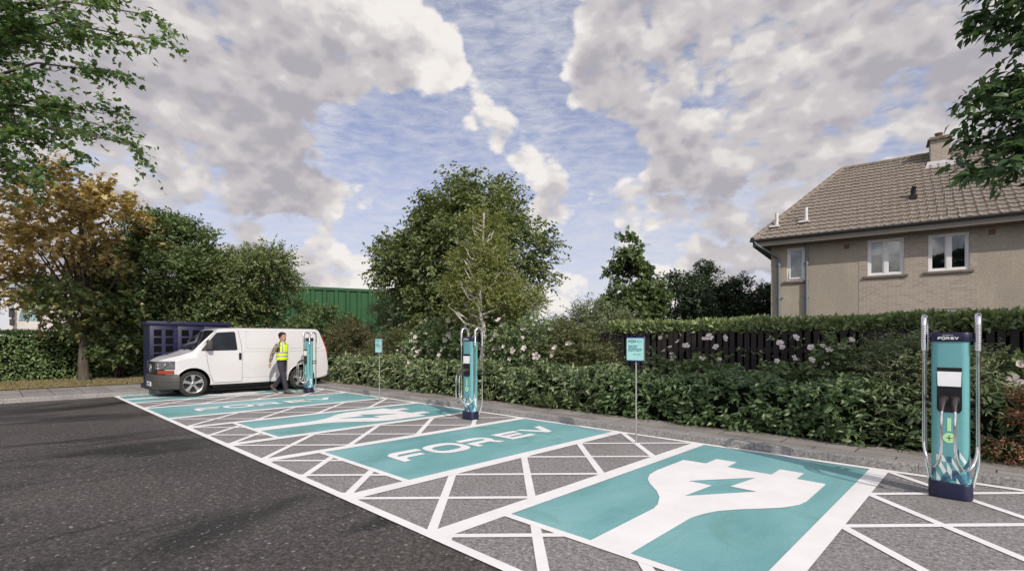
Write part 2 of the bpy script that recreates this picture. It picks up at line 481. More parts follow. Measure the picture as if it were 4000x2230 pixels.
# ------------------------------------------------------------------ shared paints
M_navy = surf('navy_paint', (0.010, 0.011, 0.042), 0.38, 0, 0.5, 0.10, 5)
M_navyc = surf('cabinet_navy_paint', (0.011, 0.0118, 0.047), 0.42, 0, 0.45, 0.14, 2.5)
M_body = surf('teal_powder_coat', (0.140, 0.370, 0.385), 0.26, 0, 0.5, 0.04, 3, coat=0.35)
M_black = surf('black_plastic', (0.008, 0.008, 0.009), 0.4, 0, 0.4, 0.2, 20)
M_grip = surf('grip_rubber', (0.040, 0.036, 0.034), 0.5, 0, 0.4, 0.2, 20)
M_chrome = surf('polished_steel', (0.80, 0.77, 0.75), 0.11, 1.0, 0.5, 0.05, 9)
M_steel = surf('galvanised_steel', (0.55, 0.54, 0.53), 0.35, 0.9, 0.5, 0.1, 12)
M_lime = surf('lime_sticker', (0.50, 0.83, 0.42), 0.4, 0, 0.4, 0.03, 5)
M_wht = surf('white_sticker', (0.86, 0.86, 0.86), 0.4, 0, 0.4, 0.02, 5)
M_pN = surf('print_navy', (0.050, 0.120, 0.200), 0.32, 0, 0.5, 0.05, 5)
M_pL = surf('print_pale', (0.66, 0.74, 0.72), 0.32, 0, 0.5, 0.03, 5)
M_pT = surf('print_teal', (0.135, 0.400, 0.395), 0.32, 0, 0.5, 0.05, 5)
M_pB = surf('print_blue', (0.060, 0.210, 0.285), 0.32, 0, 0.5, 0.05, 5)
M_hole = surf('dark_window', (0.002, 0.002, 0.003), 0.6, 0, 0.1, 0.2, 5)
def screenmat():
    m = NT('lit_screen'); co = m.coord()
    c = m.ramp(m.noise(co, 4, 3), [(0.3, (0.72, 0.71, 0.71)), (0.7, (0.80, 0.79, 0.79))])
    b = m.bsdf(c, 0.2, 0, 0.5); m.l(c, b.inputs['Emission Color']); b.inputs['Emission Strength'].default_value = 0.16
    return m.done(b)
M_screen = screenmat()

def logo(name, width, mat, letters='FOREV'):
    """the wide FOR EV lettering, lower left at the origin in xy"""
    loops = []
    for g in letters:
        for lp in GL[g]: loops.append([((q-0.45)*width/3.3, (1.29-p)*width/3.3) for p, q in lp])
    return fill_mesh(name, loops, mat)
FRONT = Matrix.Rotation(R(90), 4, 'X')     # xy plane -> xz plane facing -y

# ------------------------------------------------------------------ charging posts
BW, BD, BR = 0.295, 0.19, 0.068
def round_path(s, off):
    """point on the body outline, s metres round from the middle of the front"""
    fx, fy = BW/2-BR, BD/2-BR
    q = [fx, fx+BR*math.pi/2, fx+BR*math.pi/2+2*fy]
    sg = 1 if s >= 0 else -1; s = abs(s)
    if s <= q[0]: return sg*s, -BD/2-off
    if s <= q[1]:
        a = (s-q[0])/BR
        return sg*(fx+(BR+off)*math.sin(a)), -fy-(BR+off)*math.cos(a)
    return sg*(BW/2+off), -fy+min(s-q[1], 2*fy)
def px2s(px):
    x = (px-605)/1901.0; fx = BW/2-BR
    if abs(x) <= fx: return x
    return math.copysign(fx+BR*math.asin(min(0.97, (abs(x)-fx)/BR)), x)
FACETS = [
 (0,[(690,640),(718,590),(742,620),(742,710),(720,760)]),(1,[(742,620),(845,770),(820,815),(742,710)]),
 (0,[(560,712),(632,712),(632,798),(560,798)]),(1,[(470,705),(510,705),(560,798),(450,790)]),(1,[(410,695),(440,700),(440,780),(410,800)]),
 (2,[(475,792),(560,798),(560,905)]),(1,[(440,800),(475,795),(560,935),(520,995),(430,840)]),(1,[(560,798),(635,905),(635,1050),(565,930)]),
 (1,[(632,730),(660,760),(745,905),(745,970),(632,800)]),(2,[(632,800),(700,905),(640,915)]),
 (0,[(640,912),(715,912),(750,965),(845,1097),(770,1097),(700,1015),(700,1050),(640,1050)]),
 (0,[(785,880),(845,775),(880,870)]),(3,[(860,770),(895,720),(895,840),(880,860)]),(3,[(750,965),(890,930),(890,1000),(845,1097)]),
 (2,[(745,725),(820,815),(785,880),(745,830)]),(0,[(340,880),(380,885),(410,945),(340,1040)]),(1,[(410,945),(480,1060),(460,1090),(410,1080)]),
 (2,[(390,870),(480,950),(480,1050),(410,945)]),(0,[(520,990),(590,1097),(470,1095)]),(3,[(560,935),(635,1050),(600,1097),(520,990)]),
 (2,[(635,1060),(700,1060),(705,1097),(600,1097)]),(1,[(700,1015),(760,1097),(700,1097)]),(2,[(890,1040),(890,1097),(830,1097)]),(2,[(345,1040),(405,1010),(405,1075)])]
def facet_mesh():
    mb = MB()
    for rep, so in ((0, 0.0), (1, 0.285)):
        for i, (ci, poly) in enumerate(FACETS):
            bm = bmesh.new()
            f = bm.faces.new([bm.verts.new((p[0], p[1], 0)) for p in poly])
            bmesh.ops.triangulate(bm, faces=[f])
            bmesh.ops.subdivide_edges(bm, edges=list(bm.edges), cuts=3, use_grid_fill=True)
            off = 0.0012+0.0003*i
            vs = []
            bm.verts.index_update()
            for v in bm.verts:
                s = px2s(v.co.x)+so; z = max(0.156, 0.893-v.co.y*0.000673)
                x, y = round_path(s, off); vs.append((x, y, z))
            fs = [[v.index for v in f.verts] for f in bm.faces]
            mb.add(vs, fs, ci, True); bm.free()
    return mb.mesh('print', [M_pN, M_pL, M_pT, M_pB])

def make_post(label):
    t = thing('charging_post', label, 'charging post', (0, 0, 0), 0, 'electric car charging posts in a row')
    mb = MB()
    lo = rrect(0.342, 0.235, 0.085, 8)
    rings = [[(x*k, y*k, z) for x, y in lo] for k, z in ((1, 0.0), (1, 0.140), (0.985, 0.150), (0.955, 0.154))]
    mb.loft(rings); mb.build('base', M_navy, t, 40)
    mb = MB(); lo = rrect(BW, BD, BR, 8)
    mb.loft([[(x, y, z) for x, y in lo] for z in (0.150, 0.9, 1.560)]); mb.build('housing', M_body, t, 40)
    mb = MB(); lo = rrect(0.322, 0.212, 0.072, 8)
    mb.loft([[(x*k, y*k, z) for x, y in lo] for k, z in ((0.985, 1.556), (1, 1.561), (1, 1.636), (0.98, 1.644), (0.9, 1.646))])
    cap = mb.build('cap', M_navy, t, 40)
    place('lettering', logo('lettering', 0.16, M_wht), cap, Matrix.Translation((-0.092, -0.1075, 1.578)) @ FRONT)
    place('small_lettering', text_mesh('small_lettering', 'POWERED BY', 0.0135, M_wht, 1.0, 1.0, 'CENTER'), cap, Matrix.Translation((-0.014, -0.1075, 1.616)) @ FRONT)
    link('facet_print', facet_mesh(), t)
    # black service panel with screen
    mb = MB()
    lp = [(-0.095,0.885),(-0.078,0.853),(0.078,0.853),(0.095,0.885),(0.095,1.298),(-0.095,1.298)]
    M = Matrix.Translation((-0.004, 0, 0)) @ FRONT
    mb.prism(lp, BD/2-0.03, BD/2+0.0045, 0, M)
    pan = mb.build('service_panel', M_black, t)
    mb = MB(); mb.prism([(-0.088,1.112),(0.088,1.112),(0.092,1.258),(-0.092,1.258)], BD/2, BD/2+0.012, 0, M)
    mb.build('screen', M_screen, pan)
    mb = MB(); mb.prism([(-0.016,0.665),(0.014,0.665),(0.014,0.797),(-0.016,0.797)], BD/2-0.01, BD/2+0.002, 0, M); mb.build('status_light', M_lime, t)
    mb = MB(); mb.prism([(0.049*math.cos(R(a)), 0.598+0.049*math.sin(R(a))) for a in range(0, 360, 12)], BD/2-0.01, BD/2+0.002, 0, M)
    bd = mb.build('plus_badge', M_lime, t)
    mb = MB(); mb.box(-0.027, 0.027, -0.0015, 0, -0.0025, 0.0025); mb.box(-0.0025, 0.0025, -0.0018, -0.0003, -0.027, 0.027)
    bd2 = mb.build('plus_sign', M_black, bd); bd2.location = (-0.004, -BD/2-0.0021, 0.598)
    for s in (-1, 1):
        # plug and its collar
        mb = MB(); Mx = Matrix.Translation((0.042*s-0.004, -BD/2-0.004, 0.977)) @ Matrix.Rotation(R(90), 4, 'X')
        mb.lathe([(0.0, 0.001), (0.038, 0.001), (0.038, 0.012), (0.030, 0.016), (0.028, 0.010), (0, 0.010)], 20, 0, Mx)
        mb.tube([(0.042*s-0.004, -0.10, 0.978), (0.042*s-0.004, -0.15, 0.980), (0.043*s-0.004, -0.20, 0.972), (0.044*s-0.003, -0.25, 0.950), (0.046*s-0.002, -0.29, 0.918), (0.048*s, -0.315, 0.880)],
                [0.026, 0.027, 0.026, 0.023, 0.018, 0.015], 12)
        mb.build('plug', M_grip, t)
        # steel cable: down, round the loop, up over the hoop and down the back
        P = [(0.048*s, -0.315, 0.885), (0.050*s, -0.33, 0.84), (0.050*s, -0.335, 0.72), (0.050*s, -0.335, 0.56)]
        for k in range(1, 12):
            a = math.pi*k/12; w = (1-math.cos(a))/2
            P.append(((0.050+0.155*w)*s, -0.335+0.275*w, 0.56-0.245*math.sin(a)))
        n1 = len(P)
        P += [(0.205*s, -0.06, 0.56), (0.205*s, -0.06, 1.1), (0.205*s, -0.06, 1.46)]
        n2 = len(P)
        arc = [(0.205*s, 0.035-0.095*math.cos(math.pi*k/12), 1.715+0.098*math.sin(math.pi*k/12)) for k in range(0, 13)]
        P += arc
        P += [(0.205*s, 0.13, 1.4), (0.205*s, 0.13, 0.9), (0.205*s, 0.13, 0.36), (0.197*s, 0.125, 0.27), (0.178*s, 0.105, 0.17), (0.165*s, 0.08, 0.10)]
        rr = [0.012]*4+[0.014]*(n1-4)+[0.015]*(len(P)-n1)
        mb = MB(); mb.tube(P, rr, 10); cb = mb.build('cable', M_chrome, t)
        # coiled sleeve over the hoop
        path = [(0.205*s, -0.06, 1.47+0.245*k/40) for k in range(41)]
        path += [(0.205*s, 0.035-0.095*math.cos(math.pi*k/44), 1.715+0.098*math.sin(math.pi*k/44)) for k in range(1, 45)]
        path += [(0.205*s, 0.13, 1.715-0.255*k/42) for k in range(1, 43)]
        rs = [0.0275 if (k % 3 == 1) else (0.0235 if k % 3 == 0 else 0.025) for k in range(len(path))]
        mb = MB(); mb.tube(path, rs, 12); mb.build('coiled_sleeve', M_chrome, cb)
        # black stand-off clips
        for z in (0.885, 0.955):
            mb = MB(); mb.box(min(0.13*s, 0.215*s), max(0.13*s, 0.215*s), 0.045, 0.062, z-0.013, z+0.013)
            mb.tube([(0.205*s, 0.13, z-0.014), (0.205*s, 0.13, z+0.014)], 0.024, 12)
            mb.box(0.205*s-0.010, 0.205*s+0.010, 0.05, 0.13, z-0.012, z+0.012)
            mb.build('clip', M_black, t)
    return t
post = make_post('nearest teal charging post, standing at the right edge of the photo')
post.location = (-0.335, 6.735, 0.0125)
for lab, x, y in (('teal charging post between the two signs, in front of the pink flowers', -7.62, 6.715),
                  ('farthest teal charging post, beside the white van and the man', -15.02, 6.72)):
    o = copy_tree(post); o.location = (x, y, 0.0125); o['label'] = lab

# ------------------------------------------------------------------ signs
M_plate = surf('sign_mint', (0.44, 0.82, 0.75), 0.35, 0, 0.4, 0.04, 4)
M_snavy = surf('sign_navy', (0.020, 0.018, 0.150), 0.4, 0, 0.4, 0.05, 4)
M_sink = surf('sign_ink', (0.030, 0.090, 0.200), 0.5, 0, 0.3, 0.05, 8)
M_sfade = surf('sign_ink_faint', (0.20, 0.50, 0.54), 0.5, 0, 0.3, 0.05, 8)
def make_sign(label):
    t = thing('charging_bay_sign', label, 'sign', (0, 0, 0), 0, 'mint charging signs on thin poles')
    mb = MB(); mb.tube([(0, 0, 0), (0, 0, 1.60)], 0.0135, 12); mb.lathe([(0.0, 0.0), (0.03, 0.0), (0.03, 0.006), (0.016, 0.010)], 16)
    mb.build('pole', M_steel, t)
    mb = MB(); mb.bbox(-0.152, 0.152, -0.030, -0.015, 1.245, 1.625, 0.003)
    pl = mb.build('plate', M_snavy, t)
    mb = MB(); mb.prism([(x, z+1.435) for x, z in rrect(0.292, 0.338, 0.018, 5)], 0.0285, 0.0318, 0, FRONT); mb.build('face', M_plate, pl)
    mb = MB(); mb.box(0.1525, 0.160, -0.032, -0.010, 1.243, 1.627); mb.build('edge_strip', M_steel, pl)
    y = -0.0326
    def put(me, x, z): place('lettering', me, pl, Matrix.Translation((x, y, z)) @ FRONT)
    put(logo('lettering', 0.24, M_sink, 'FOR'), -0.118, 1.535)
    put(logo('lettering', 0.24, M_sfade, 'EV'), -0.112, 1.535)
    put(text_mesh('lettering', ':', 0.045, M_sfade), 0.022, 1.538)
    put(text_mesh('lettering', 'ELECTRIC\nVEHICLE\nRECHARGING\nPOINT ONLY', 0.0285, M_sink, 1.32, 1.0, 'LEFT', 0.0006, 0.87), -0.118, 1.476)
    put(text_mesh('lettering', 'NEED A HAND?', 0.0155, M_sink, 1.2, 1.0, 'LEFT', 0.0003), -0.035, 1.350)
    return t
sg = make_sign('mint FOR EV sign on a thin pole in front of the dark slatted fence'); sg.location = (-3.994, 6.904, 0.012)
o = copy_tree(sg); o.location = (-11.40, 6.945, 0.012); o['label'] = 'farther mint FOR EV sign on a thin pole in front of the pink flower shrub'

# ------------------------------------------------------------------ navy equipment cabinet on the left pavement
cab = thing('equipment_cabinet', 'navy blue metal cabinet with rows of black square vents behind the white van', 'cabinet', (-18.45, 3.36, PZ-0.002), R(90))
# local: x along the front (world +y), front faces local -y (world +x), depth along +y (world -x)
L, D, Hc = 2.18, 0.82, 1.94
mb = MB(); mb.bbox(-0.06, L+0.06, -0.06, D+0.06, 0, 0.13, 0.012); mb.build('plinth', M_navyc, cab, 40)
mb = MB(); mb.box(0, L, 0, D, 0.12, Hc); mb.build('housing', M_navyc, cab)
mb = MB(); mb.bbox(-0.06, L+0.06, -0.07, D+0.07, Hc-0.002, 2.05, 0.012); mb.build('lid', M_navyc, cab, 40)
for k in range(3):
    x0 = 0.012+0.722*k; x1 = x0+0.705
    mb = MB(); mb.bbox(x0, x1, -0.022, 0.004, 0.15, Hc-0.02, 0.006); dr = mb.build('door', M_navyc, cab, 40)
    for cx in (x0+0.20, x0+0.50):
        for r in range(4):
            z1 = 1.795-0.245*r
            mb = MB(); mb.box(cx-0.10, cx+0.10, -0.0245, -0.018, z1-0.20, z1)
            mb.build('vent_window', M_hole, dr)
    for z in (1.80, 1.45, 0.5):
        mb = MB(); mb.bbox(x1-0.055, x1+0.012, -0.034, -0.016, z-0.018, z+0.018, 0.004); mb.build('hinge', M_grip, dr)
    mb = MB(); mb.bbox(x0+0.03, x0+0.052, -0.045, -0.018, 0.87, 1.02, 0.006); mb.build('handle', M_black, dr)
    if k == 0:
        place('lettering', logo('lettering', 0.62, M_wht), dr, Matrix.Translation((x0+0.10, -0.0232, 0.93)) @ FRONT @ Matrix.Rotation(R(-90), 4, 'Z'))
# ------------------------------------------------------------------ white van (nose towards -y), local x runs nose to tail
M_vwhite = surf('van_white_paint', (0.565, 0.55, 0.552), 0.3, 0, 0.5, 0.02, 2, coat=0.35)
M_vgrey = surf('bumper_plastic', (0.055, 0.050, 0.046), 0.55, 0, 0.4, 0.12, 8, 0.1, 200)
M_seam = surf('panel_gap', (0.16, 0.15, 0.16), 0.6, 0, 0.3, 0.1, 8)
M_glass = surf('tinted_glass', (0.014, 0.016, 0.018), 0.05, 0, 0.35, 0.5, 2.5)
M_tyre = surf('tyre_rubber', (0.030, 0.027, 0.025), 0.8, 0, 0.3, 0.2, 15, 0.2, 120)
M_alloy = surf('alloy_wheel', (0.50, 0.49, 0.48), 0.28, 0.85, 0.5, 0.08, 10)
M_disc = surf('brake_dark', (0.035, 0.034, 0.034), 0.5, 0.5, 0.4, 0.3, 10)
M_under = surf('underside_black', (0.008, 0.008, 0.008), 0.8, 0, 0.2, 0.3, 5)
M_lamp = surf('headlamp_glass', (0.42, 0.43, 0.45), 0.08, 0.55, 0.7, 0.5, 22)
M_hous = surf('lamp_housing', (0.13, 0.133, 0.14), 0.06, 0.2, 0.7, 0.4, 12)
M_amber = surf('amber_lens', (0.30, 0.050, 0.022), 0.15, 0, 0.6, 0.25, 30)
M_red = surf('red_lens', (0.30, 0.012, 0.014), 0.15, 0, 0.6, 0.2, 30)
M_plate_y = surf('number_plate_white', (0.72, 0.72, 0.70), 0.4, 0, 0.4, 0.05, 30)
M_blue = surf('plate_blue', (0.02, 0.06, 0.40), 0.4, 0, 0.4, 0.05, 30)

van = thing('cargo_van', 'white cargo van with dark bumper parked in the farthest bay', 'van', (-17.06, 3.17, 0.012), R(90))
def wfun(z): return 0.865 if z < 1.05 else 0.865-(z-1.05)*0.150
def fx(y):
    y = abs(y); return 0.0 if y < 0.42 else 0.38*((y-0.42)/0.43)**2
st = []
for lx in (0.0, 0.02, 0.06, 0.12, 0.20, 0.29, 0.38):
    y = 0.42+0.435*math.sqrt(lx/0.38)
    st.append((lx, 0.985+0.165*math.sin(min(1, lx/0.5)*math.pi/2)**0.9, y-0.05-0.03*lx/0.38, y, 0.60))
st += [(0.50, 1.165, 0.76, 0.860, 0.42), (0.66, 1.225, 0.765, 0.865, 0.33), (0.80, 1.275, 0.77, 0.865, 0.31)]
for k in range(1, 9):
    t = k/8; st.append((0.80+0.62*t, 1.275+0.635*(t**0.93), None, 0.865, 0.30))
st += [(1.60, 1.945, None, 0.865, 0.30), (2.0, 1.962, None, 0.865, 0.30), (2.9, 1.966, None, 0.865, 0.30), (3.8, 1.966, None, 0.865, 0.31), (4.36, 1.962, None, 0.865, 0.33),
       (4.45, 1.945, None, 0.862, 0.34), (4.50, 1.86, None, 0.86, 0.35), (4.60, 1.60, None, 0.855, 0.37), (4.69, 1.33, None, 0.85, 0.40), (4.74, 0.95, None, 0.84, 0.42), (4.76, 0.60, 0.80, 0.82, 0.44)]
rings = []
for lx, zt, wt, wb, zs in st:
    roof = lx > 1.42 and lx < 4.47
    dz = 0.055 if roof else 0.03
    ze = zt-dz-0.02
    if wt is None: wt = wfun(ze)-0.0+(wb-0.865)
    zb = min(1.05, ze-0.10)
    half = [(0.0, zt), (wt*0.55, zt-0.006), (wt*0.86, zt-0.018), (wt-0.03, zt-dz*0.62), (wt, ze-0.015), ((wt+wb)/2 if zb > 1.0 else wb*0.985, (ze+zb)/2), (wb, zb), (wb+0.006, (zb+zs)/2), (wb-0.004, zs+0.05), (wb-0.035, zs), (0.0, zs)]
    ring = [(lx, -y, z) for y, z in half] + [(lx, y, z) for y, z in half[-2:0:-1]]
    rings.append(ring)
mb = MB(); mb.loft(rings)
body = mb.build('body', [M_vwhite, M_under], van, 32)
cuts = []
for cx in (0.80, 3.84):
    cb = MB(); cb.lathe([(0, -1.2), (0.425, -1.2), (0.425, 1.2), (0, 1.2)], 40, 0, Matrix.Translation((cx, 0, 0.375)) @ Matrix.Rotation(R(90), 4, 'X'), False)
    co = link('cut', cb.mesh('cut', M_under, 30), van); cuts.append(co)
    md = body.modifiers.new('arch', 'BOOLEAN'); md.operation = 'DIFFERENCE'; md.object = co; md.solver = 'EXACT'
me = eval_mesh(body)
body.modifiers.clear(); old = body.data; body.data = me; bpy.data.meshes.remove(old)
me.materials.clear(); me.materials.append(M_vwhite); me.materials.append(M_under)
for p in me.polygons:
    c = p.center
    for cx in (0.80, 3.84):
        if abs(math.hypot(c.x-cx, c.z-0.375)-0.425) < 0.012 and abs(p.normal.y) < 0.5: p.material_index = 1
bm = bmesh.new(); bm.from_mesh(me)
for f in bm.faces: f.smooth = True
for e in bm.edges: e.smooth = not (len(e.link_faces) == 2 and e.calc_face_angle(0) > R(34))
bm.to_mesh(me); bm.free()
wn = body.modifiers.new('wn', 'WEIGHTED_NORMAL'); wn.keep_sharp = True; wn.weight = 90; wn.mode = 'FACE_AREA'
me2 = eval_mesh(body); body.modifiers.clear(); body.data = me2; bpy.data.meshes.remove(me)
for co in cuts:
    m_ = co.data; bpy.data.objects.remove(co); bpy.data.meshes.remove(m_)
# white lip round each arch, on both sides
for s in (-1, 1):
    for cx in (0.80, 3.84):
        mb = MB()
        a0, a1 = (12, 172) if cx > 2 else (10, 160)
        path = [(cx+0.44*math.cos(R(a)), s*0.866, 0.375+0.44*math.sin(R(a))) for a in range(a0, a1, 8)]
        mb.tube(path, 0.017, 8); mb.build('arch_lip', M_vwhite, body)

def side_pt(lx, z, s, off): return (lx, s*(wfun(z)+off), z)
def side_patch(loop, s, off, mat, name, parent, th=0.006):
    mb = MB(); n = len(loop)
    vs = [side_pt(x, z, s, off) for x, z in loop]+[side_pt(x, z, s, off-th-0.02) for x, z in loop]
    mb.add(vs, [tuple(range(n))]); mb.add(vs, [(i, (i+1) % n, n+(i+1) % n, n+i) for i in range(n)])
    return mb.build(name, mat, parent)
def side_line(pts, s, mat, name, parent, w=0.006):
    mb = MB()
    P = []
    for (x0, z0), (x1, z1) in zip(pts, pts[1:]):
        k = max(1, int(math.hypot(x1-x0, z1-z0)/0.08))
        P += [side_pt(x0+(x1-x0)*i/k, z0+(z1-z0)*i/k, s, 0.004) for i in range(k)]
    P.append(side_pt(pts[-1][0], pts[-1][1], s, 0.004))
    mb.tube(P, w, 6); return mb.build(name, mat, parent)
def roundloop(pts, r, n=4):
    out = []
    for i in range(len(pts)):
        p, a, b = Vector(pts[i]), Vector(pts[i-1]), Vector(pts[(i+1) % len(pts)])
        u = (a-p).normalized()*r; w = (b-p).normalized()*r
        for k in range(n+1):
            t = k/n; q = (p+u)*(1-t)**2+p*2*t*(1-t)+(p+w)*t*t
            out.append((q.x, q.y))
    return out
for s in (-1, 1):
    dl = side_line([(1.42, 1.875), (1.10, 1.50), (1.13, 1.25), (1.15, 0.96), (1.22, 0.60), (1.31, 0.36), (2.06, 0.36), (2.075, 0.90), (2.06, 1.40), (1.99, 1.88)], s, M_seam, 'door', van, 0.005)
    wl = roundloop([(0.99, 1.275), (1.41, 1.800), (1.90, 1.835), (1.95, 1.285)], 0.05)
    fr = side_patch(wl, s, 0.008, M_black, 'window', dl)
    wl2 = roundloop([(1.16, 1.30), (1.435, 1.775), (1.875, 1.808), (1.925, 1.305)], 0.045)
    side_patch(wl2, s, 0.012, M_glass, 'window_glass', dl)
    side_patch([(1.02, 1.285), (1.145, 1.29), (1.145, 1.44)], s, 0.0125, M_vgrey, 'quarter_panel', dl)
    mb = MB(); mb.bbox(1.975, 2.045, min(s*0.86, s*0.885), max(s*0.86, s*0.885), 1.00, 1.20, 0.008); mb.build('handle', M_black, dl)
    # raised outline of the cargo panel, waist line, sill line
    side_line(roundloop([(2.18, 1.86), (2.20, 1.33), (4.50, 1.33), (4.42, 1.86)], 0.09), s, M_vwhite, 'panel_rib', body, 0.007)
    side_line([(2.08, 0.48), (3.35, 0.48)], s, M_vwhite, 'panel_rib', body, 0.007)
    side_line([(2.10, 1.24), (4.66, 1.24)], s, M_vwhite, 'panel_rib', body, 0.005)
    # door mirror
    mb = MB(); mb.bbox(1.10, 1.23, s*1.00-0.09, s*1.00+0.09, 1.31, 1.585, 0.035)
    mb.tube([(1.15, s*0.83, 1.33), (1.16, s*0.95, 1.36)], 0.03, 8); mr = mb.build('mirror', M_vgrey, van, 40)
    # tail lamp
    mb = MB(); mb.loft([[(lx, s*(y0), z), (lx+0.012, s*(y0-0.0), z), (lx+0.014, s*(y0-0.13), z), (lx, s*(y0-0.13), z)] for lx, y0, z in ((4.715, 0.868, 1.05), (4.665, 0.842, 1.35), (4.595, 0.812, 1.60), (4.545, 0.790, 1.74))])
    mb.build('tail_lamp', M_red, van)

# windscreen
mb = MB(); G = []
for k in range(8):
    t = 0.05+0.88*k/7; lx = 0.80+0.62*t; zt = 1.275+0.635*(t**0.93); w = wfun(zt-0.05)-0.075
    G.append([(lx-0.012, y*w, zt+0.010-0.026*abs(y)**3) for y in (-1, -0.75, -0.4, 0, 0.4, 0.75, 1)])
mb.loft(G, 0, False, None, True, False)
ws = mb.build('windscreen', M_glass, van)
for y0, y1 in ((-0.62, -0.10), (0.05, 0.58)):
    mb = MB(); mb.tube([(0.80, y0, 1.295), (0.83, (y0+y1)/2, 1.325), (0.835, y1, 1.322)], 0.009, 6); mb.build('wiper', M_black, ws)
# bonnet shut line
mb = MB(); mb.tube([(0.79, -0.74, 1.262), (0.50, -0.70, 1.185), (0.20, -0.60, 1.09)], 0.004, 6); mb.tube([(0.79, 0.74, 1.262), (0.50, 0.70, 1.185), (0.20, 0.60, 1.09)], 0.004, 6)
mb.build('bonnet_seam', M_seam, body)

def strip(y0, y1, z0, z1, off, mat, name, parent, n=14, th=0.03, ztop=None):
    mb = MB(); Rg = []
    for k in range(n+1):
        y = y0+(y1-y0)*k/n; d = 1/math.sqrt(1+(2*0.38*(max(0, abs(y)-0.42))/0.43**2)**2)
        nx, ny = -d, math.copysign(math.sqrt(max(0, 1-d*d)), y)
        zt = z1 if ztop is None else z1-ztop*max(0, abs(y)-0.5)
        p = Vector((fx(y), y, 0)); a = p+Vector((nx, ny, 0))*off; b = p+Vector((nx, ny, 0))*(off-th)
        Rg.append([(a.x, a.y, z0), (a.x, a.y, zt), (b.x, b.y, zt), (b.x, b.y, z0)])
    mb.loft(Rg, 0, True, None, False); return mb.build(name, mat, parent, 30)
gr = strip(-0.70, 0.70, 0.635, 0.985, 0.010, M_black, 'grille', van)
for z in (0.69, 0.745, 0.80, 0.855, 0.91):
    strip(-0.44, 0.44, z, z+0.018, 0.020, M_vgrey, 'grille_bar', gr, 8)
for s in (-1, 1):
    strip(min(s*0.45, s*0.845), max(s*0.45, s*0.845), 0.775, 1.00, 0.022, M_hous, 'headlamp', van, 10)
    hl = [o for o in van.children if o.name.startswith('headlamp')][-1]
    for yy, zz, rr in ((0.555, 0.885, 0.085), (0.70, 0.90, 0.070), (0.60, 0.80, 0.030)):
        Mq = Matrix.Translation((fx(yy)-0.018, s*yy, zz)) @ Matrix.Rotation(R(-90), 4, 'Y') @ Matrix.Rotation(R(-s*(8 if yy < 0.6 else 32)), 4, 'X')
        mb = MB(); mb.lathe([(0.0, 0.010), (0.022, 0.012), (0.026, 0.004), (rr*0.75, 0.008), (rr, 0.020), (rr+0.006, 0.018), (rr+0.006, 0.0)], 20, 0, Mq); mb.build('reflector', M_chrome, hl, 50)
    strip(min(s*0.56, s*0.835), max(s*0.56, s*0.835), 0.658, 0.748, 0.022, M_amber, 'indicator', van, 10)
# round badge with three spokes
mb = MB(); Mx = Matrix.Translation((-0.034, 0, 0.80)) @ Matrix.Rotation(R(-90), 4, 'Y')
ring = [(0.115*math.cos(R(a)), 0.115*math.sin(R(a)), 0) for a in range(0, 361, 15)]
mb.tube([Mx @ Vector(p) for p in ring], 0.010, 8)
for a in (0, 120, 240):
    d = Vector((math.cos(R(a)), math.sin(R(a)), 0)); q = Vector((-d.y, d.x, 0))
    mb.add([Mx @ (d*0.112), Mx @ (q*0.022), Mx @ Vector((0, 0, 0.014)), Mx @ (-q*0.022)], [(0, 1, 2), (0, 2, 3)])
mb.build('badge', M_chrome, gr)
# front bumper
prof = [(-0.01, 0.22), (0.040, 0.235), (0.062, 0.28), (0.066, 0.405), (0.056, 0.42), (0.068, 0.435), (0.066, 0.56), (0.040, 0.625), (-0.01, 0.64)]
Rg = []
ys = [-0.85+1.7*k/28 for k in range(29)]
pts = [(0.46, -0.858, 0.0, -1.0)]+[None]*29+[(0.46, 0.858, 0.0, 1.0)]
for k, y in enumerate(ys):
    g = 2*0.38*(max(0, abs(y)-0.42))/0.43**2; d = 1/math.sqrt(1+g*g)
    pts[k+1] = (fx(y), y, -d, math.copysign(math.sqrt(max(0, 1-d*d)), y))
for x, y, nx, ny in pts: Rg.append([(x+nx*o, y+ny*o, z) for o, z in prof])
mb = MB(); mb.loft(Rg); bp = mb.build('front_bumper', M_vgrey, van, 30)
mb = MB(); mb.bbox(0.02, 0.40, -0.55, 0.55, 0.13, 0.25, 0.02); mb.build('air_dam', M_vgrey, bp)
mb = MB(); mb.box(-0.082, -0.066, -0.26, 0.26, 0.315, 0.43); npl = mb.build('number_plate', M_plate_y, bp)
mb = MB(); mb.box(-0.0835, -0.081, 0.215, 0.26, 0.315, 0.43); mb.build('plate_band', M_blue, npl)
place('lettering', text_mesh('lettering', 'RO28 FOH', 0.098, M_black, 0.86, 1.0, 'LEFT', 0.001), npl, Matrix.Translation((-0.0838, 0.205, 0.336)) @ Matrix.Rotation(R(-90), 4, 'Z') @ FRONT)
mb = MB(); mb.bbox(4.72, 4.85, -0.86, 0.86, 0.42, 0.58, 0.02); mb.build('rear_bumper', M_vgrey, van)
mb = MB(); mb.box(0.45, 4.6, -0.60, 0.60, 0.19, 0.335); mb.box(1.30, 3.3, -0.80, 0.80, 0.22, 0.33); mb.build('chassis', M_under, van)
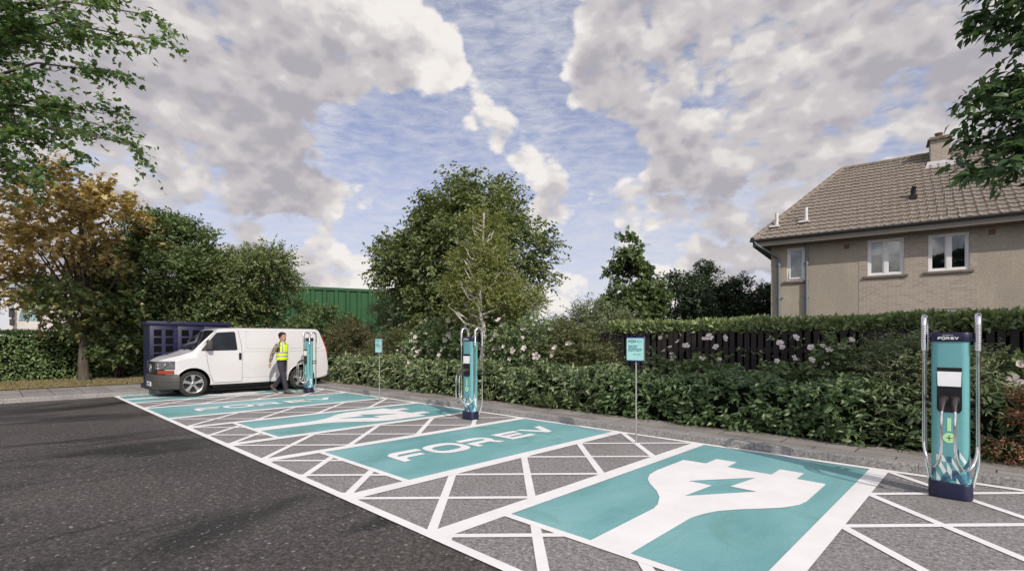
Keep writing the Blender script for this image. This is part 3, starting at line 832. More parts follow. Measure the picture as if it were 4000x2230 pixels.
def wheel(cx, s):
    Mx = Matrix.Translation((cx, s*0.735, 0.357)) @ Matrix.Rotation(R(90)*(-s), 4, 'X')
    mb = MB()
    mb.lathe([(0.245, -0.11), (0.31, -0.118), (0.345, -0.105), (0.356, -0.08), (0.357, 0.0), (0.356, 0.08), (0.345, 0.105), (0.31, 0.122), (0.262, 0.118), (0.245, 0.105)], 48, 0, Mx)
    for k in range(90):      # shoulder blocks
        a = 2*math.pi*k/90
        mb.box(0.335, 0.3572, -0.0085, 0.0085, 0.05, 0.103, 0, Mx @ Matrix.Rotation(a, 4, 'Z'))
    w = mb.build('tyre', M_tyre, None, 35)
    mb = MB()
    mb.lathe([(0.248, -0.09), (0.262, 0.112), (0.256, 0.120), (0.243, 0.114), (0.236, 0.08), (0.232, -0.05)], 40, 0, Mx)
    for k in range(5):
        Ma = Mx @ Matrix.Rotation(2*math.pi*k/5+0.31, 4, 'Z')
        mb.loft([[(0.03, -0.034, 0.075), (0.03, 0.034, 0.075), (0.03, 0.030, 0.10), (0.03, 0.0, 0.108), (0.03, -0.030, 0.10)],
                 [(0.12, -0.036, 0.06), (0.12, 0.036, 0.06), (0.12, 0.030, 0.098), (0.12, 0.0, 0.104), (0.12, -0.030, 0.098)],
                 [(0.242, -0.062, 0.05), (0.242, 0.062, 0.05), (0.242, 0.054, 0.106), (0.242, 0.0, 0.110), (0.242, -0.054, 0.106)]], 0, True, Ma, False)
    mb.lathe([(0.0, 0.112), (0.030, 0.110), (0.045, 0.10), (0.06, 0.085)], 24, 0, Mx)
    rim = mb.build('rim', M_alloy, None, 35)
    mb = MB(); mb.lathe([(0.0, 0.03), (0.15, 0.03), (0.15, 0.01), (0.236, 0.01), (0.236, -0.09), (0, -0.09)], 32, 0, Mx)
    dsc = mb.build('brake', M_disc, None, 35)
    mb = MB(); mb.lathe([(0.0, 0.1155), (0.018, 0.1145), (0.024, 0.108)], 16, 0, Mx); hub = mb.build('wheel_hub', M_vgrey, van)
    hub.name = 'wheel'
    for q in (w, rim, dsc): q.parent = hub
for cx in (0.80, 3.84):
    for s in (-1, 1): wheel(cx, s)

# ------------------------------------------------------------------ man walking past the van
M_skin = surf('skin', (0.42, 0.235, 0.16), 0.5, 0, 0.35, 0.10, 14)
M_hair = surf('dark_hair', (0.014, 0.011, 0.010), 0.6, 0, 0.3, 0.3, 60)
M_trous = surf('charcoal_trousers', (0.040, 0.036, 0.045), 0.85, 0, 0.2, 0.15, 14, 0.4, 40)
M_shoe = surf('suede_shoes', (0.105, 0.082, 0.066), 0.8, 0, 0.2, 0.2, 25)
M_viz = surf('hi_vis_yellow', (0.62, 0.86, 0.030), 0.6, 0, 0.3, 0.05, 12, 0.3, 30)
M_refl = surf('reflective_tape', (0.36, 0.34, 0.37), 0.4, 0.2, 0.5, 0.08, 30)
def plaid():
    m = NT('plaid_cotton'); co = m.coord()
    sp = m('SeparateXYZ'); m.l(co, sp.inputs[0])
    def bands(v, fr, w):
        return m.math('LESS_THAN', m.math('FRACT', m.math('MULTIPLY', v, fr)), w)
    ax = m.math('ADD', sp.outputs[0], m.math('MULTIPLY', sp.outputs[1], 0.8))
    a = bands(ax, 19, 0.62); b = bands(sp.outputs[2], 17, 0.62)
    c = m.mix(m.math('MULTIPLY', m.math('ADD', a, b), 0.5), (0.40, 0.35, 0.31), (0.014, 0.014, 0.030))
    a2 = bands(ax, 7.5, 0.06); b2 = bands(sp.outputs[2], 6.5, 0.06)
    c = m.mix(m.math('MAXIMUM', a2, b2), c, (0.55, 0.42, 0.22))
    return m.done(m.bsdf(c, 0.85, 0, 0.2, m.bump(m.noise(co, 40, 3), 0.3, 0.004)))
M_plaid = plaid()

man = thing('person', 'man in a yellow reflective vest, checked shirt and dark trousers walking beside the white van', 'person', (-15.44, 6.10, 0.012), R(33))
def skin(name, joints, bones, mat, parent, sub=2, root=0):
    """joints: name -> (x, y, z, r) or (x, y, z, rx, ry)"""
    keys = list(joints); idx = {k: i for i, k in enumerate(keys)}
    me = bpy.data.meshes.new(name)
    me.from_pydata([joints[k][:3] for k in keys], [(idx[a], idx[b]) for a, b in bones], [])
    o = bpy.data.objects.new(name, me); C.objects.link(o)
    md = o.modifiers.new('skin', 'SKIN'); md.use_smooth_shade = True; md.branch_smoothing = 0.6
    for k, sv in zip(keys, me.skin_vertices[0].data):
        j = joints[k]; sv.radius = (j[3], j[4] if len(j) > 4 else j[3])
    me.skin_vertices[0].data[root].use_root = True
    ss = o.modifiers.new('sub', 'SUBSURF'); ss.levels = sub; ss.render_levels = sub
    em = eval_mesh(o, [mat])
    C.objects.unlink(o); bpy.data.objects.remove(o); bpy.data.meshes.remove(me)
    em.name = name
    em.polygons.foreach_set('use_smooth', [True]*len(em.polygons))
    return link(name, em, parent)
J = {'pelvis': (0, 0, 0.95, 0.095, 0.08), 'spine': (0, 0, 1.15, 0.095, 0.075), 'chest': (0.0, 0, 1.34, 0.105, 0.08), 'neck0': (0.0, 0, 1.50, 0.065), 'neck1': (0.012, 0, 1.62, 0.060)}
B = [('pelvis', 'spine'), ('spine', 'chest'), ('chest', 'neck0'), ('neck0', 'neck1')]
legs = {-1: ((0.0, -0.095, 0.90), (0.115, -0.10, 0.50), (0.215, -0.10, 0.10), (0.36, -0.115, 0.05)), 1: ((-0.01, 0.095, 0.90), (-0.045, 0.09, 0.49), (-0.375, 0.085, 0.165), (-0.265, 0.075, 0.055))}
arms = {-1: ((-0.005, -0.205, 1.445), (-0.135, -0.265, 1.175), (-0.215, -0.250, 0.935)), 1: ((0.0, 0.195, 1.445), (-0.05, 0.245, 1.175), (-0.06, 0.205, 0.93))}
for s in (-1, 1):
    n = 'R' if s < 0 else 'L'
    h, k, a, t = legs[s]
    J['hip'+n] = h+(0.085,); J['knee'+n] = k+(0.058,); J['ank'+n] = a+(0.034,); J['toe'+n] = (t[0]-0.03, t[1], t[2]-0.012, 0.016)
    B += [('pelvis', 'hip'+n), ('hip'+n, 'knee'+n), ('knee'+n, 'ank'+n), ('ank'+n, 'toe'+n)]
    sh, el, wr = arms[s]
    J['sh'+n] = sh+(0.062,); J['el'+n] = el+(0.043,); J['wr'+n] = wr+(0.029,)
    d = (Vector(wr)-Vector(el)).normalized(); p = Vector(wr)+d*0.075+Vector((0.012, 0, 0))
    J['palm'+n] = (p.x, p.y, p.z, 0.036, 0.020)
    B += [('chest', 'sh'+n), ('sh'+n, 'el'+n), ('el'+n, 'wr'+n), ('wr'+n, 'palm'+n)]
    for f, (ox, ln) in enumerate(((0.030, 0.075), (0.011, 0.085), (-0.009, 0.080), (-0.028, 0.062))):
        q = p+d*0.035+Vector((ox, 0, 0)); e1 = q+d*ln*0.55+Vector((0.004, 0, 0)); e2 = q+d*ln+Vector((0.020, 0, 0))
        for nm, v, r in (('a', q, 0.0095), ('b', e1, 0.0085), ('c', e2, 0.0070)): J[f'f{f}{nm}{n}'] = (v.x, v.y, v.z, r)
        B += [('palm'+n, f'f{f}a{n}'), (f'f{f}a{n}', f'f{f}b{n}'), (f'f{f}b{n}', f'f{f}c{n}')]
    q = p+Vector((0.042, s*-0.008, 0.010)); e = q+d*0.05+Vector((0.018, 0, 0))
    J['t1'+n] = (q.x, q.y, q.z, 0.011); J['t2'+n] = (e.x, e.y, e.z, 0.009); B += [('palm'+n, 't1'+n), ('t1'+n, 't2'+n)]
bod = skin('body', J, B, M_skin, man)
# the head, joined into the body mesh: rings from under the chin to the crown
HR = [(1.560, 0.050, -0.045, 0.046), (1.572, 0.098, -0.050, 0.050), (1.590, 0.116, -0.056, 0.058), (1.612, 0.116, -0.066, 0.066), (1.640, 0.118, -0.080, 0.073), (1.668, 0.116, -0.090, 0.077), (1.696, 0.112, -0.096, 0.080), (1.722, 0.116, -0.098, 0.081), (1.750, 0.108, -0.096, 0.079), (1.776, 0.090, -0.086, 0.070), (1.797, 0.060, -0.064, 0.052), (1.808, 0.022, -0.030, 0.022)]
mb = MB()
mb.loft([[((f+b_)/2+(f-b_)/2*math.copysign(abs(math.cos(R(a)))**0.85, math.cos(R(a))), w_*math.copysign(abs(math.sin(R(a)))**0.9, math.sin(R(a))), z) for a in range(0, 360, 15)] for z, f, b_, w_ in HR])
nz = [[(0.108, 0.0, 1.712), (0.110, 0.008, 1.706), (0.108, 0.0, 1.700), (0.110, -0.008, 1.706)], [(0.132, 0.0, 1.680), (0.116, 0.015, 1.668), (0.112, 0.0, 1.662), (0.116, -0.015, 1.668)], [(0.140, 0.0, 1.662), (0.112, 0.019, 1.652), (0.112, 0.0, 1.646), (0.112, -0.019, 1.652)]]
mb.loft(nz)
hmesh = mb.mesh('head_shape', M_skin)
hb = bmesh.new(); hb.from_mesh(bod.data); hb.from_mesh(hmesh); hb.to_mesh(bod.data); hb.free(); bpy.data.meshes.remove(hmesh)
for p in bod.data.polygons: p.use_smooth = True
bod.data.update()
JT = {'waist': (0, 0, 1.06, 0.165, 0.135), 'pelvis': (0, 0, 0.95, 0.175, 0.150)}
BT = [('waist', 'pelvis')]
for s in (-1, 1):
    n = str(s); h, k, a, t = legs[s]
    mid = tuple((Vector(h)*0.5+Vector(k)*0.5))
    cf = tuple(Vector(k)*0.45+Vector(a)*0.55); an = tuple(Vector(a)+(Vector((0.0, 0, -0.035)) if s < 0 else Vector((0.02, 0, -0.03))))
    for nm, v, r in (('h', h, 0.112), ('m', mid, 0.096), ('k', k, 0.080), ('c', cf, 0.076), ('a', an, 0.066)): JT[nm+n] = tuple(v)+(r,)
    BT += [('pelvis', 'h'+n), ('h'+n, 'm'+n), ('m'+n, 'k'+n), ('k'+n, 'c'+n), ('c'+n, 'a'+n)]
skin('trousers', JT, BT, M_trous, man)
JS = {'chest': (0.0, 0, 1.36, 0.150, 0.115), 'belly': (0, 0, 1.08, 0.14, 0.115), 'neck': (0.01, 0, 1.53, 0.072)}
BS = [('chest', 'belly'), ('chest', 'neck')]
for s in (-1, 1):
    n = str(s); sh, el, wr = [Vector(q) for q in arms[s]]
    for nm, v, r in (('s', sh, 0.078), ('u', (sh+el)/2, 0.068), ('e', el, 0.058), ('f', (el+wr)/2, 0.051), ('w', wr, 0.041)): JS[nm+n] = tuple(v)+(r,)
    BS += [('chest', 's'+n), ('s'+n, 'u'+n), ('u'+n, 'e'+n), ('e'+n, 'f'+n), ('f'+n, 'w'+n)]
sh_o = skin('shirt', JS, BS, M_plaid, man)
mb = MB()
mb.loft([[(0.012+r*math.cos(R(a))*1.0, r*math.sin(R(a)), z+(0.012*math.cos(R(a)))) for a in range(0, 360, 20)] for r, z in ((0.078, 1.525), (0.070, 1.575), (0.076, 1.578), (0.088, 1.53))], 0, True, None, True, False)
mb.build('collar', M_plaid, sh_o)
# vest: rings from hem to shoulder with reflective bands
mb = MB(); N = 40
zs = [(0.985, .186, .150), (1.04, .182, .147), (1.075, .178, .143), (1.0751, .180, .145), (1.12, .179, .144), (1.1201, .178, .143), (1.185, .180, .144), (1.1851, .182, .146), (1.23, .184, .147), (1.2301, .183, .146), (1.32, .188, .148), (1.40, .188, .142), (1.455, .172, .124), (1.50, .132, .100), (1.535, .092, .086)]
Rg = []
for z, ry, rx in zs:
    Rg.append([(rx*math.copysign(abs(math.cos(2*math.pi*k/N))**0.85, math.cos(2*math.pi*k/N)), ry*math.copysign(abs(math.sin(2*math.pi*k/N))**0.85, math.sin(2*math.pi*k/N)), z) for k in range(N)])
vs = [p for r in Rg for p in r]
for i in range(len(Rg)-1):
    for k in range(N):
        k2 = (k+1) % N; z = (zs[i][0]+zs[i+1][0])/2; a = 360*(k+0.5)/N
        side = min(abs(a-90), abs(a-270))
        if z > 1.27 and side < 20: continue                    # arm holes
        if z > 1.44 and (a < 16 or a > 344): continue          # neck opening
        mi = 1 if (1.075 < z < 1.12 or 1.185 < z < 1.23) else 0
        da = min(a, 360-a)
        if z > 1.23 and (34 < da < 52 or 128 < da < 146): mi = 1
        mb.add([vs[i*N+k], vs[i*N+k2], vs[(i+1)*N+k2], vs[(i+1)*N+k]], [(0, 1, 2, 3)], mi, True)
vo = mb.build('vest', [M_viz, M_refl], man, 70)
md = vo.modifiers.new('t', 'SOLIDIFY'); md.thickness = 0.008
em = eval_mesh(vo); vo.modifiers.clear(); vo.data = em
# hair, ears, eyes, brows, mouth
bv = [(v.co.copy(), v.normal.copy()) for v in bod.data.vertices if v.co.z > 1.52]
def surf_at(y, z, front=True):
    c = sorted(bv, key=lambda q: (q[0].y-y)**2+(q[0].z-z)**2+(0 if (q[0].x > 0.06) == front else 1))[0][0]
    return c.x
hm = bmesh.new(); hm.from_mesh(bod.data); hm.normal_update()
def hairline(x): return 1.752 if x > 0.085 else (1.752-(0.085-x)/0.06*0.05 if x > 0.025 else max(1.60, 1.702-(0.025-x)*1.1))
kill = [f for f in hm.faces if not (f.calc_center_median().z > hairline(f.calc_center_median().x) and f.calc_center_median().z > 1.57)]
bmesh.ops.delete(hm, geom=kill, context='FACES')
for v in hm.verts: v.co += v.normal*(0.008 if v.co.z < 1.70 else 0.014)
hme = bpy.data.meshes.new('hair'); hm.to_mesh(hme); hm.free()
hme.materials.clear(); hme.materials.append(M_hair); link('hair', hme, man)
ey = max(abs(q[0].y) for q in bv if abs(q[0].z-1.66) < 0.035 and abs(q[0].x-0.03) < 0.03)
for s in (-1, 1):
    mb = MB(); mb.lathe([(0, -0.03), (0.014, -0.018), (0.019, 0.005), (0.014, 0.026), (0, 0.033)], 10, 0, Matrix.Translation((0.015, s*(ey-0.003), 1.676)) @ Matrix.Diagonal((1, 0.5, 1, 1))); mb.build('ear', M_skin, man)
    ex = surf_at(s*0.033, 1.696)
    mb = MB(); mb.lathe([(0, -0.006), (0.005, -0.004), (0.007, 0), (0.005, 0.004), (0, 0.006)], 8, 0, Matrix.Translation((ex-0.001, s*0.034, 1.696))); mb.build('eye', M_hair, man)
    mb = MB(); mb.tube([(surf_at(s*0.018, 1.716)+0.001, s*0.018, 1.714), (surf_at(s*0.035, 1.718)+0.001, s*0.035, 1.719), (surf_at(s*0.05, 1.716)-0.002, s*0.050, 1.715)], 0.004, 6); mb.build('eyebrow', M_hair, man)
mb = MB(); mb.tube([(surf_at(-0.026, 1.618), -0.026, 1.620), (surf_at(0.0, 1.618)+0.002, 0, 1.617), (surf_at(0.026, 1.618), 0.026, 1.620)], 0.005, 6); mb.build('mouth', surf('lips', (0.25, 0.09, 0.075), 0.5), man)
for s in (-1, 1):
    h, k, a, t = legs[s]; a = Vector(a); t = Vector(t); d = (t-a); d.z = 0; d.normalize()
    pitch = 0 if s < 0 else 38
    heel = (a-d*0.075)+Vector((0, 0, -0.085)) if s < 0 else Vector((a.x-0.055, a.y, 0.135))
    tip = Vector((t.x+0.09, t.y, 0.0))+(Vector((0, 0, 0)) if s < 0 else Vector((-0.01, 0, 0)))
    Rg = []
    for q, wd, ht in ((0, 0.036, 0.095), (0.12, 0.046, 0.135), (0.3, 0.050, 0.145), (0.5, 0.051, 0.105), (0.75, 0.050, 0.055), (0.92, 0.042, 0.042), (1.0, 0.020, 0.030)):
        base = heel.lerp(tip, q)
        if s < 0: base.z = 0.002
        else: base.z = max(0.0, heel.z*(1-min(1, q/0.78)))
        Rg.append([(base.x, base.y+wd*math.cos(R(b)), base.z+(0.0 if math.sin(R(b)) < -0.2 else ht*(0.5+0.5*math.sin(R(b))))) for b in range(0, 360, 30)])
    mb = MB(); mb.loft(Rg); mb.build('shoe', M_shoe, man)
# ------------------------------------------------------------------ house behind the fence
def roughcast():
    m = NT('roughcast_render'); co = m.coord()
    f = m.noise(co, 20, 6, 0.9)
    c = m.ramp(f, [(0.3, (0.24, 0.21, 0.17)), (0.5, (0.42, 0.372, 0.295)), (0.7, (0.56, 0.50, 0.405))])
    w = m.noise(m.coord('Object', (1, 1, 0.35)), 1.2, 4, 0.6)
    c = m.mix(m.ramp(w, [(0.4, 0.4), (0.62, 0.0)]), c, (0.28, 0.245, 0.205))
    return m.done(m.bsdf(c, 0.92, 0, 0.2, m.bump(f, 0.8, 0.02)))
def brick_pale():
    m = NT('pale_brick'); co = m.coord('Object')
    br = m('TexBrick'); mp = m('Mapping'); m.l(co, mp.inputs[0]); mp.inputs['Rotation'].default_value = (R(90), 0, 0)
    m.l(mp.outputs[0], br.inputs['Vector'])
    br.inputs['Scale'].default_value = 1; br.inputs['Brick Width'].default_value = 0.225; br.inputs['Row Height'].default_value = 0.075
    br.inputs['Mortar Size'].default_value = 0.007
    br.inputs['Color1'].default_value = (0.34, 0.285, 0.235, 1); br.inputs['Color2'].default_value = (0.44, 0.38, 0.315, 1); br.inputs['Mortar'].default_value = (0.52, 0.47, 0.41, 1)
    f = m.noise(co, 25, 4, 0.7)
    c = m.mix(m.ramp(f, [(0.35, 0.35), (0.65, 0.0)]), br.outputs['Color'], (0.29, 0.245, 0.20))
    return m.done(m.bsdf(c, 0.9, 0, 0.2, m.bump(m.math('MULTIPLY', br.outputs['Fac'], -1.0), 0.5, 0.006)))
def tiles():
    m = NT('concrete_roof_tiles'); co = m.coord()
    f = m.noise(co, 18, 5, 0.7); g = m('NewGeometry')
    c = m.ramp(f, [(0.36, (0.125, 0.103, 0.083)), (0.52, (0.228, 0.193, 0.158)), (0.66, (0.36, 0.310, 0.258))])
    w = m.noise(co, 1.0, 4, 0.6)
    c = m.mix(m.ramp(w, [(0.4, 0.45), (0.62, 0.0)]), c, (0.19, 0.16, 0.134))
    return m.done(m.bsdf(c, 0.88, 0, 0.2, m.bump(f, 0.5, 0.01)))
M_rough = roughcast(); M_brickp = brick_pale(); M_tile = tiles()
M_soff = surf('soffit_board', (0.27, 0.245, 0.21), 0.8, 0, 0.3, 0.08, 3)
M_gut = surf('grey_gutter', (0.085, 0.090, 0.092), 0.5, 0, 0.4, 0.15, 4)
M_pipe = surf('blue_grey_pipe', (0.155, 0.185, 0.20), 0.5, 0, 0.4, 0.15, 4)
M_upvc = surf('white_window_frame', (0.76, 0.755, 0.74), 0.35, 0, 0.5, 0.03, 4)
M_sill = surf('stone_sill', (0.20, 0.165, 0.135), 0.85, 0, 0.2, 0.2, 9)
M_blind = surf('pale_blind', (0.62, 0.62, 0.60), 0.8, 0, 0.2, 0.05, 4)
M_curt = surf('grey_net_curtain', (0.30, 0.32, 0.33), 0.9, 0, 0.1, 0.25, 9)
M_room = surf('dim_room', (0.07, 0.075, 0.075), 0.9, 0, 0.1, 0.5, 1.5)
M_clay = surf('clay_vent', (0.22, 0.12, 0.085), 0.85, 0, 0.2, 0.2, 15)
M_lead = surf('lead_flashing', (0.46, 0.45, 0.45), 0.6, 0.1, 0.4, 0.2, 6)
M_wpipe = surf('white_flue', (0.66, 0.64, 0.63), 0.5, 0, 0.4, 0.1, 6)
def winglass():
    m = NT('window_glass')
    g = m('BsdfGlossy'); g.inputs['Roughness'].default_value = 0.02
    t = m('BsdfTransparent'); t.inputs[0].default_value = (0.82, 0.86, 0.87, 1)
    fr = m('Fresnel'); fr.inputs[0].default_value = 1.6
    f2 = m.math('ADD', m.math('MULTIPLY', fr.outputs[0], 1.0), m.math('MULTIPLY', m.noise(m.coord(), 3, 2), 0.10))
    mx = m('MixShader'); m.l(f2, mx.inputs[0]); m.l(t.outputs[0], mx.inputs[1]); m.l(g.outputs[0], mx.inputs[2])
    return m.done(mx)
M_wg = winglass()

HA = 7.8
house = thing('house', 'beige roughcast two storey house with brown tiled roof and chimney behind the hedge', 'house', (-5.97, 19.93, 0.0), R(HA))
WL, WD = 11.0, 8.2          # wall length and depth
EZ = 5.02
wins = [(0.52, 1.10, 3.72, 4.90, 0), (2.90, 3.86, 3.72, 4.92, 1), (4.46, 5.43, 3.74, 4.90, 2), (4.46, 5.43, 1.30, 2.56, 2), (7.6, 8.6, 3.74, 4.90, 1)]
loops = [[(0, -0.2), (WL, -0.2), (WL, EZ), (0, EZ)]]+[[(a, z0), (b, z0), (b, z1), (a, z1)] for a, b, z0, z1, _ in wins]
me = fill_mesh('wall', loops, M_rough, 0.125)
wall = place('wall', me, house, Matrix.Translation((0, 0.125, 0)) @ FRONT)
wall['label'] = 'rough beige rendered front wall'
mb = MB(); mb.box(0, 0.2, 0.25, WD, -0.2, EZ); mb.box(WL-0.2, WL, 0.25, WD, -0.2, EZ); mb.box(0.2, WL-0.2, WD-0.2, WD, -0.2, EZ)
mb.build('wall', M_rough, house)
# pale brick panel between the windows, laid as strips round the openings
me = fill_mesh('brick_panel', [[(2.66, -0.2), (5.60, -0.2), (5.60, EZ-0.02), (2.66, EZ-0.02)]]+[[(a-0.002, z0), (b+0.002, z0), (b+0.002, z1), (a-0.002, z1)] for a, b, z0, z1, _ in wins[1:4]], M_brickp, 0.004)
place('brick_panel', me, house, Matrix.Translation((0, -0.004, 0)) @ FRONT)
for a, b, z0, z1, kind in wins:
    t = 0.065; mb = MB(); y0, y1 = 0.03, 0.10
    mb.box(a, b, y0, y1, z0, z0+t); mb.box(a, b, y0, y1, z1-t, z1); mb.box(a, a+t, y0+0.001, y1, z0+t, z1-t); mb.box(b-t, b, y0+0.001, y1, z0+t, z1-t)
    cols = [(a+t, b-t)]
    if kind:
        c = (a+b)/2; mb.box(c-t*0.75, c+t*0.75, y0+0.001, y1, z0+t, z1-t); cols = [(a+t, c-t*0.75), (c+t*0.75, b-t)]
    for p, q in cols:      # inner sash
        s = 0.035
        mb.box(p, q, y0+0.018, y1-0.01, z0+t, z0+t+s); mb.box(p, q, y0+0.018, y1-0.01, z1-t-s, z1-t); mb.box(p, p+s, y0+0.019, y1-0.01, z0+t+s, z1-t-s); mb.box(q-s, q, y0+0.019, y1-0.01, z0+t+s, z1-t-s)
    w = mb.build('window', M_upvc, house)
    for p, q in cols:
        mb = MB(); mb.box(p+0.02, q-0.02, y0+0.045, y0+0.050, z0+t+0.02, z1-t-0.02); mb.build('pane', M_wg, w)
    mb = MB(); mb.box(a-0.10, b+0.10, -0.07, 0.03, z0-0.075, z0-0.001); mb.build('sill', M_sill, w)
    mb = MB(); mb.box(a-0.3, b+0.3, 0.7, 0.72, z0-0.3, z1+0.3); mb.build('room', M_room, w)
    if kind == 1:
        mb = MB(); mb.box(a+0.03, b-0.03, 0.125, 0.135, z0+0.70, z1); mb.build('blind', M_blind, w)
    if kind == 0:
        mb = MB(); n = 26
        G = [[(a+0.12+(b-a-0.12)*k/n, 0.17+0.02*math.sin(k*1.7), z) for k in range(n+1)] for z in (z0, z1)]
        mb.loft(G, 0, False, None, True, False); mb.build('curtain', M_curt, w)
        mb = MB(); sh = Matrix.Translation((a+0.07, 0.02, z0+0.07)) @ Matrix.Rotation(R(-5), 4, 'X')
        W2, H2 = b-a-0.14, z1-z0-0.14
        mb.box(0, W2, -0.03, 0.02, 0, 0.045, 0, sh); mb.box(0, W2, -0.03, 0.02, H2-0.045, H2, 0, sh); mb.box(0, 0.045, -0.029, 0.02, 0.045, H2-0.045, 0, sh); mb.box(W2-0.045, W2, -0.029, 0.02, 0.045, H2-0.045, 0, sh)
        mb.build('open_sash', M_upvc, w)
# roof: hipped, tiled in overlapping rolled courses
OV, RZ, RY = 0.52, 8.52, 4.0
e0 = EZ+0.19
def roof_face(mb, p0, p1, q0, q1, nc, pitch):
    """tiled face between the eave p0-p1 and the ridge q0-q1"""
    p0, p1, q0, q1 = map(Vector, (p0, p1, q0, q1))
    nrm = (p1-p0).cross(q0-p0).normalized()
    if nrm.z < 0: nrm = -nrm
    ax = (p1-p0).normalized()
    base0 = p0.dot(ax)
    for c in range(nc):
        rows = []
        t0, t1 = c/nc, (c+1)/nc+0.12/nc
        for t, lift in ((t0, 0.0), (t0, 0.050), (min(1, t1), 0.012)):
            a, b = p0.lerp(q0, t), p1.lerp(q1, t); n = max(3, int((b-a).length/0.05)); row = []
            for k in range(int((p1-p0).length/0.05)+1):
                s = k/int((p1-p0).length/0.05); p = a.lerp(b, s)
                ph = (p.dot(ax)-base0)/pitch; fr = ph-math.floor(ph)
                roll = 0.034*max(0.0, math.sin(math.pi*fr/0.42)) if fr < 0.42 else 0.006*math.sin(math.pi*(fr-0.42)/0.58)
                row.append(p+nrm*(lift+(roll if lift > 0 else 0)))
            rows.append(row)
        mb.loft(rows, 0, False, None, False, False)
mb = MB()
A0 = (-OV, -OV, e0); A1 = (WL+OV, -OV, e0); B0 = (2.0, RY, RZ); B1 = (WL-2.0, RY, RZ); D0 = (-OV, WD+OV, e0); D1 = (WL+OV, WD+OV, e0)
roof_face(mb, A0, A1, B0, B1, 19, 0.225)
roof_face(mb, D0, A0, B0, B0, 18, 0.30); roof_face(mb, A1, D1, B1, B1, 18, 0.30)
roof_face(mb, D1, D0, B1, B0, 18, 0.30)
roof = mb.build('roof', M_tile, house)
mb = MB()
for a, b in ((B0, B1), (A0, B0), (A1, B1), (D0, B0), (D1, B1)):
    a, b = Vector(a), Vector(b); n = int((b-a).length/0.33)
    for k in range(n):
        p = a.lerp(b, k/n)+Vector((0, 0, 0.03)); q = a.lerp(b, (k+1.06)/n)+Vector((0, 0, 0.03))
        mb.tube([p, q], [0.105, 0.092], 10)
mb.build('ridge_tiles', M_tile, roof)
mb = MB(); mb.box(-OV+0.04, WL+OV-0.04, -OV+0.04, 0.0, EZ-0.02, EZ+0.02); mb.box(-OV+0.041, 0.0, 0.0, WD, EZ-0.021, EZ+0.02); mb.build('soffit', M_soff, house)
mb = MB(); mb.box(-OV, WL+OV, -OV, -OV+0.025, EZ-0.03, e0+0.01); mb.box(-OV, -OV+0.025, -OV+0.025, WD+OV, EZ-0.031, e0+0.01); mb.build('fascia', M_soff, house)
mb = MB()
half = [(0.06*math.cos(R(a)), 0.06*math.sin(R(a))) for a in range(180, 361, 20)]
mb.loft([[(x, -OV-0.065+p, e0+0.0+q) for p, q in half] for x in (-OV-0.08, WL+OV)], 0, False, None, True, False)
mb.tube([(-OV-0.08, -OV-0.125, e0), (WL+OV, -OV-0.125, e0)], 0.012, 6)
gut = mb.build('gutter', M_gut, house)
for x in (0.27, 1.14):
    mb = MB(); mb.tube([(x-(0.72 if x < 0.5 else 0.0), -OV-0.065, e0-0.05), (x-(0.66 if x < 0.5 else 0.0), -OV-0.06, e0-0.16), (x-0.02, -0.075, EZ-0.42), (x, -0.075, EZ-0.55)] if x < 0.5 else [(x, -0.075, EZ-0.03), (x, -0.075, EZ-0.5)], 0.042, 10)
    mb.tube([(x, -0.075, EZ-0.5), (x, -0.075, -0.1)], 0.045, 10)
    for z in (0.8, 2.0, 3.1, 4.3): mb.tube([(x, -0.075, z-0.035), (x, -0.075, z+0.035)], 0.058, 10); mb.box(x-0.085, x+0.085, -0.06, 0.0, z-0.02, z+0.02)
    if x < 0.5: mb.tube([(x, -0.075, 3.1), (x+0.13, -0.075, 3.12)], 0.035, 8)
    mb.build('downpipe', M_pipe, house)
mb = MB(); mb.bbox(4.72, 5.26, RY-0.75, RY-0.05, 7.5, 8.85, 0.01); ch = mb.build('chimney', M_brickp, house)
mb = MB(); mb.bbox(4.64, 5.34, RY-0.84, RY+0.04, 8.84, 8.90, 0.012); mb.prism([(4.70, RY-0.78), (5.28, RY-0.78), (5.28, RY-0.02), (4.70, RY-0.02)], 8.90, 8.96); mb.build('chimney_cap', M_sill, ch)
mb = MB(); mb.lathe([(0.11, 8.95), (0.10, 9.12), (0.125, 9.13), (0.125, 9.17), (0.08, 9.17), (0.08, 9.0)], 16, 0, Matrix.Translation((4.98, RY-0.40, 0))); mb.build('chimney_pot', M_clay, ch)
mb = MB(); mb.add([(4.55, RY-1.10, 7.67), (5.45, RY-1.10, 7.67), (5.36, RY-0.72, 8.02), (4.64, RY-0.72, 8.02)], [(0, 1, 2, 3)]); fl_ = mb.build('flashing', M_lead, ch); md = None
for q in fl_.data.vertices: q.co.z += 0.085
mb = MB(); mb.bbox(4.02, 4.24, 0.86, 1.14, 6.25, 6.42, 0.02); mb.tube([(4.13, 0.98, 6.36), (4.13, 0.98, 6.62), (4.17, 0.95, 6.72)], 0.075, 10); mb.build('roof_vent', M_black, roof)
for x, y in ((0.16, 0.20), (1.09, 0.30)):
    z = e0+(y+OV)*(RZ-e0)/(RY+OV)
    mb = MB(); mb.tube([(x, y, z-0.05), (x, y, z+0.55)], 0.055, 12); mb.box(x-0.22, x+0.10, y-0.18, y+0.12, z+0.0, z+0.07); mb.build('flue', M_wpipe, roof)
for x, z in ((2.32, 4.77), (5.93, 4.81)):
    mb = MB(); mb.box(x-0.075, x+0.075, -0.012, 0.01, z-0.075, z+0.075); mb.build('air_brick', M_clay, house)

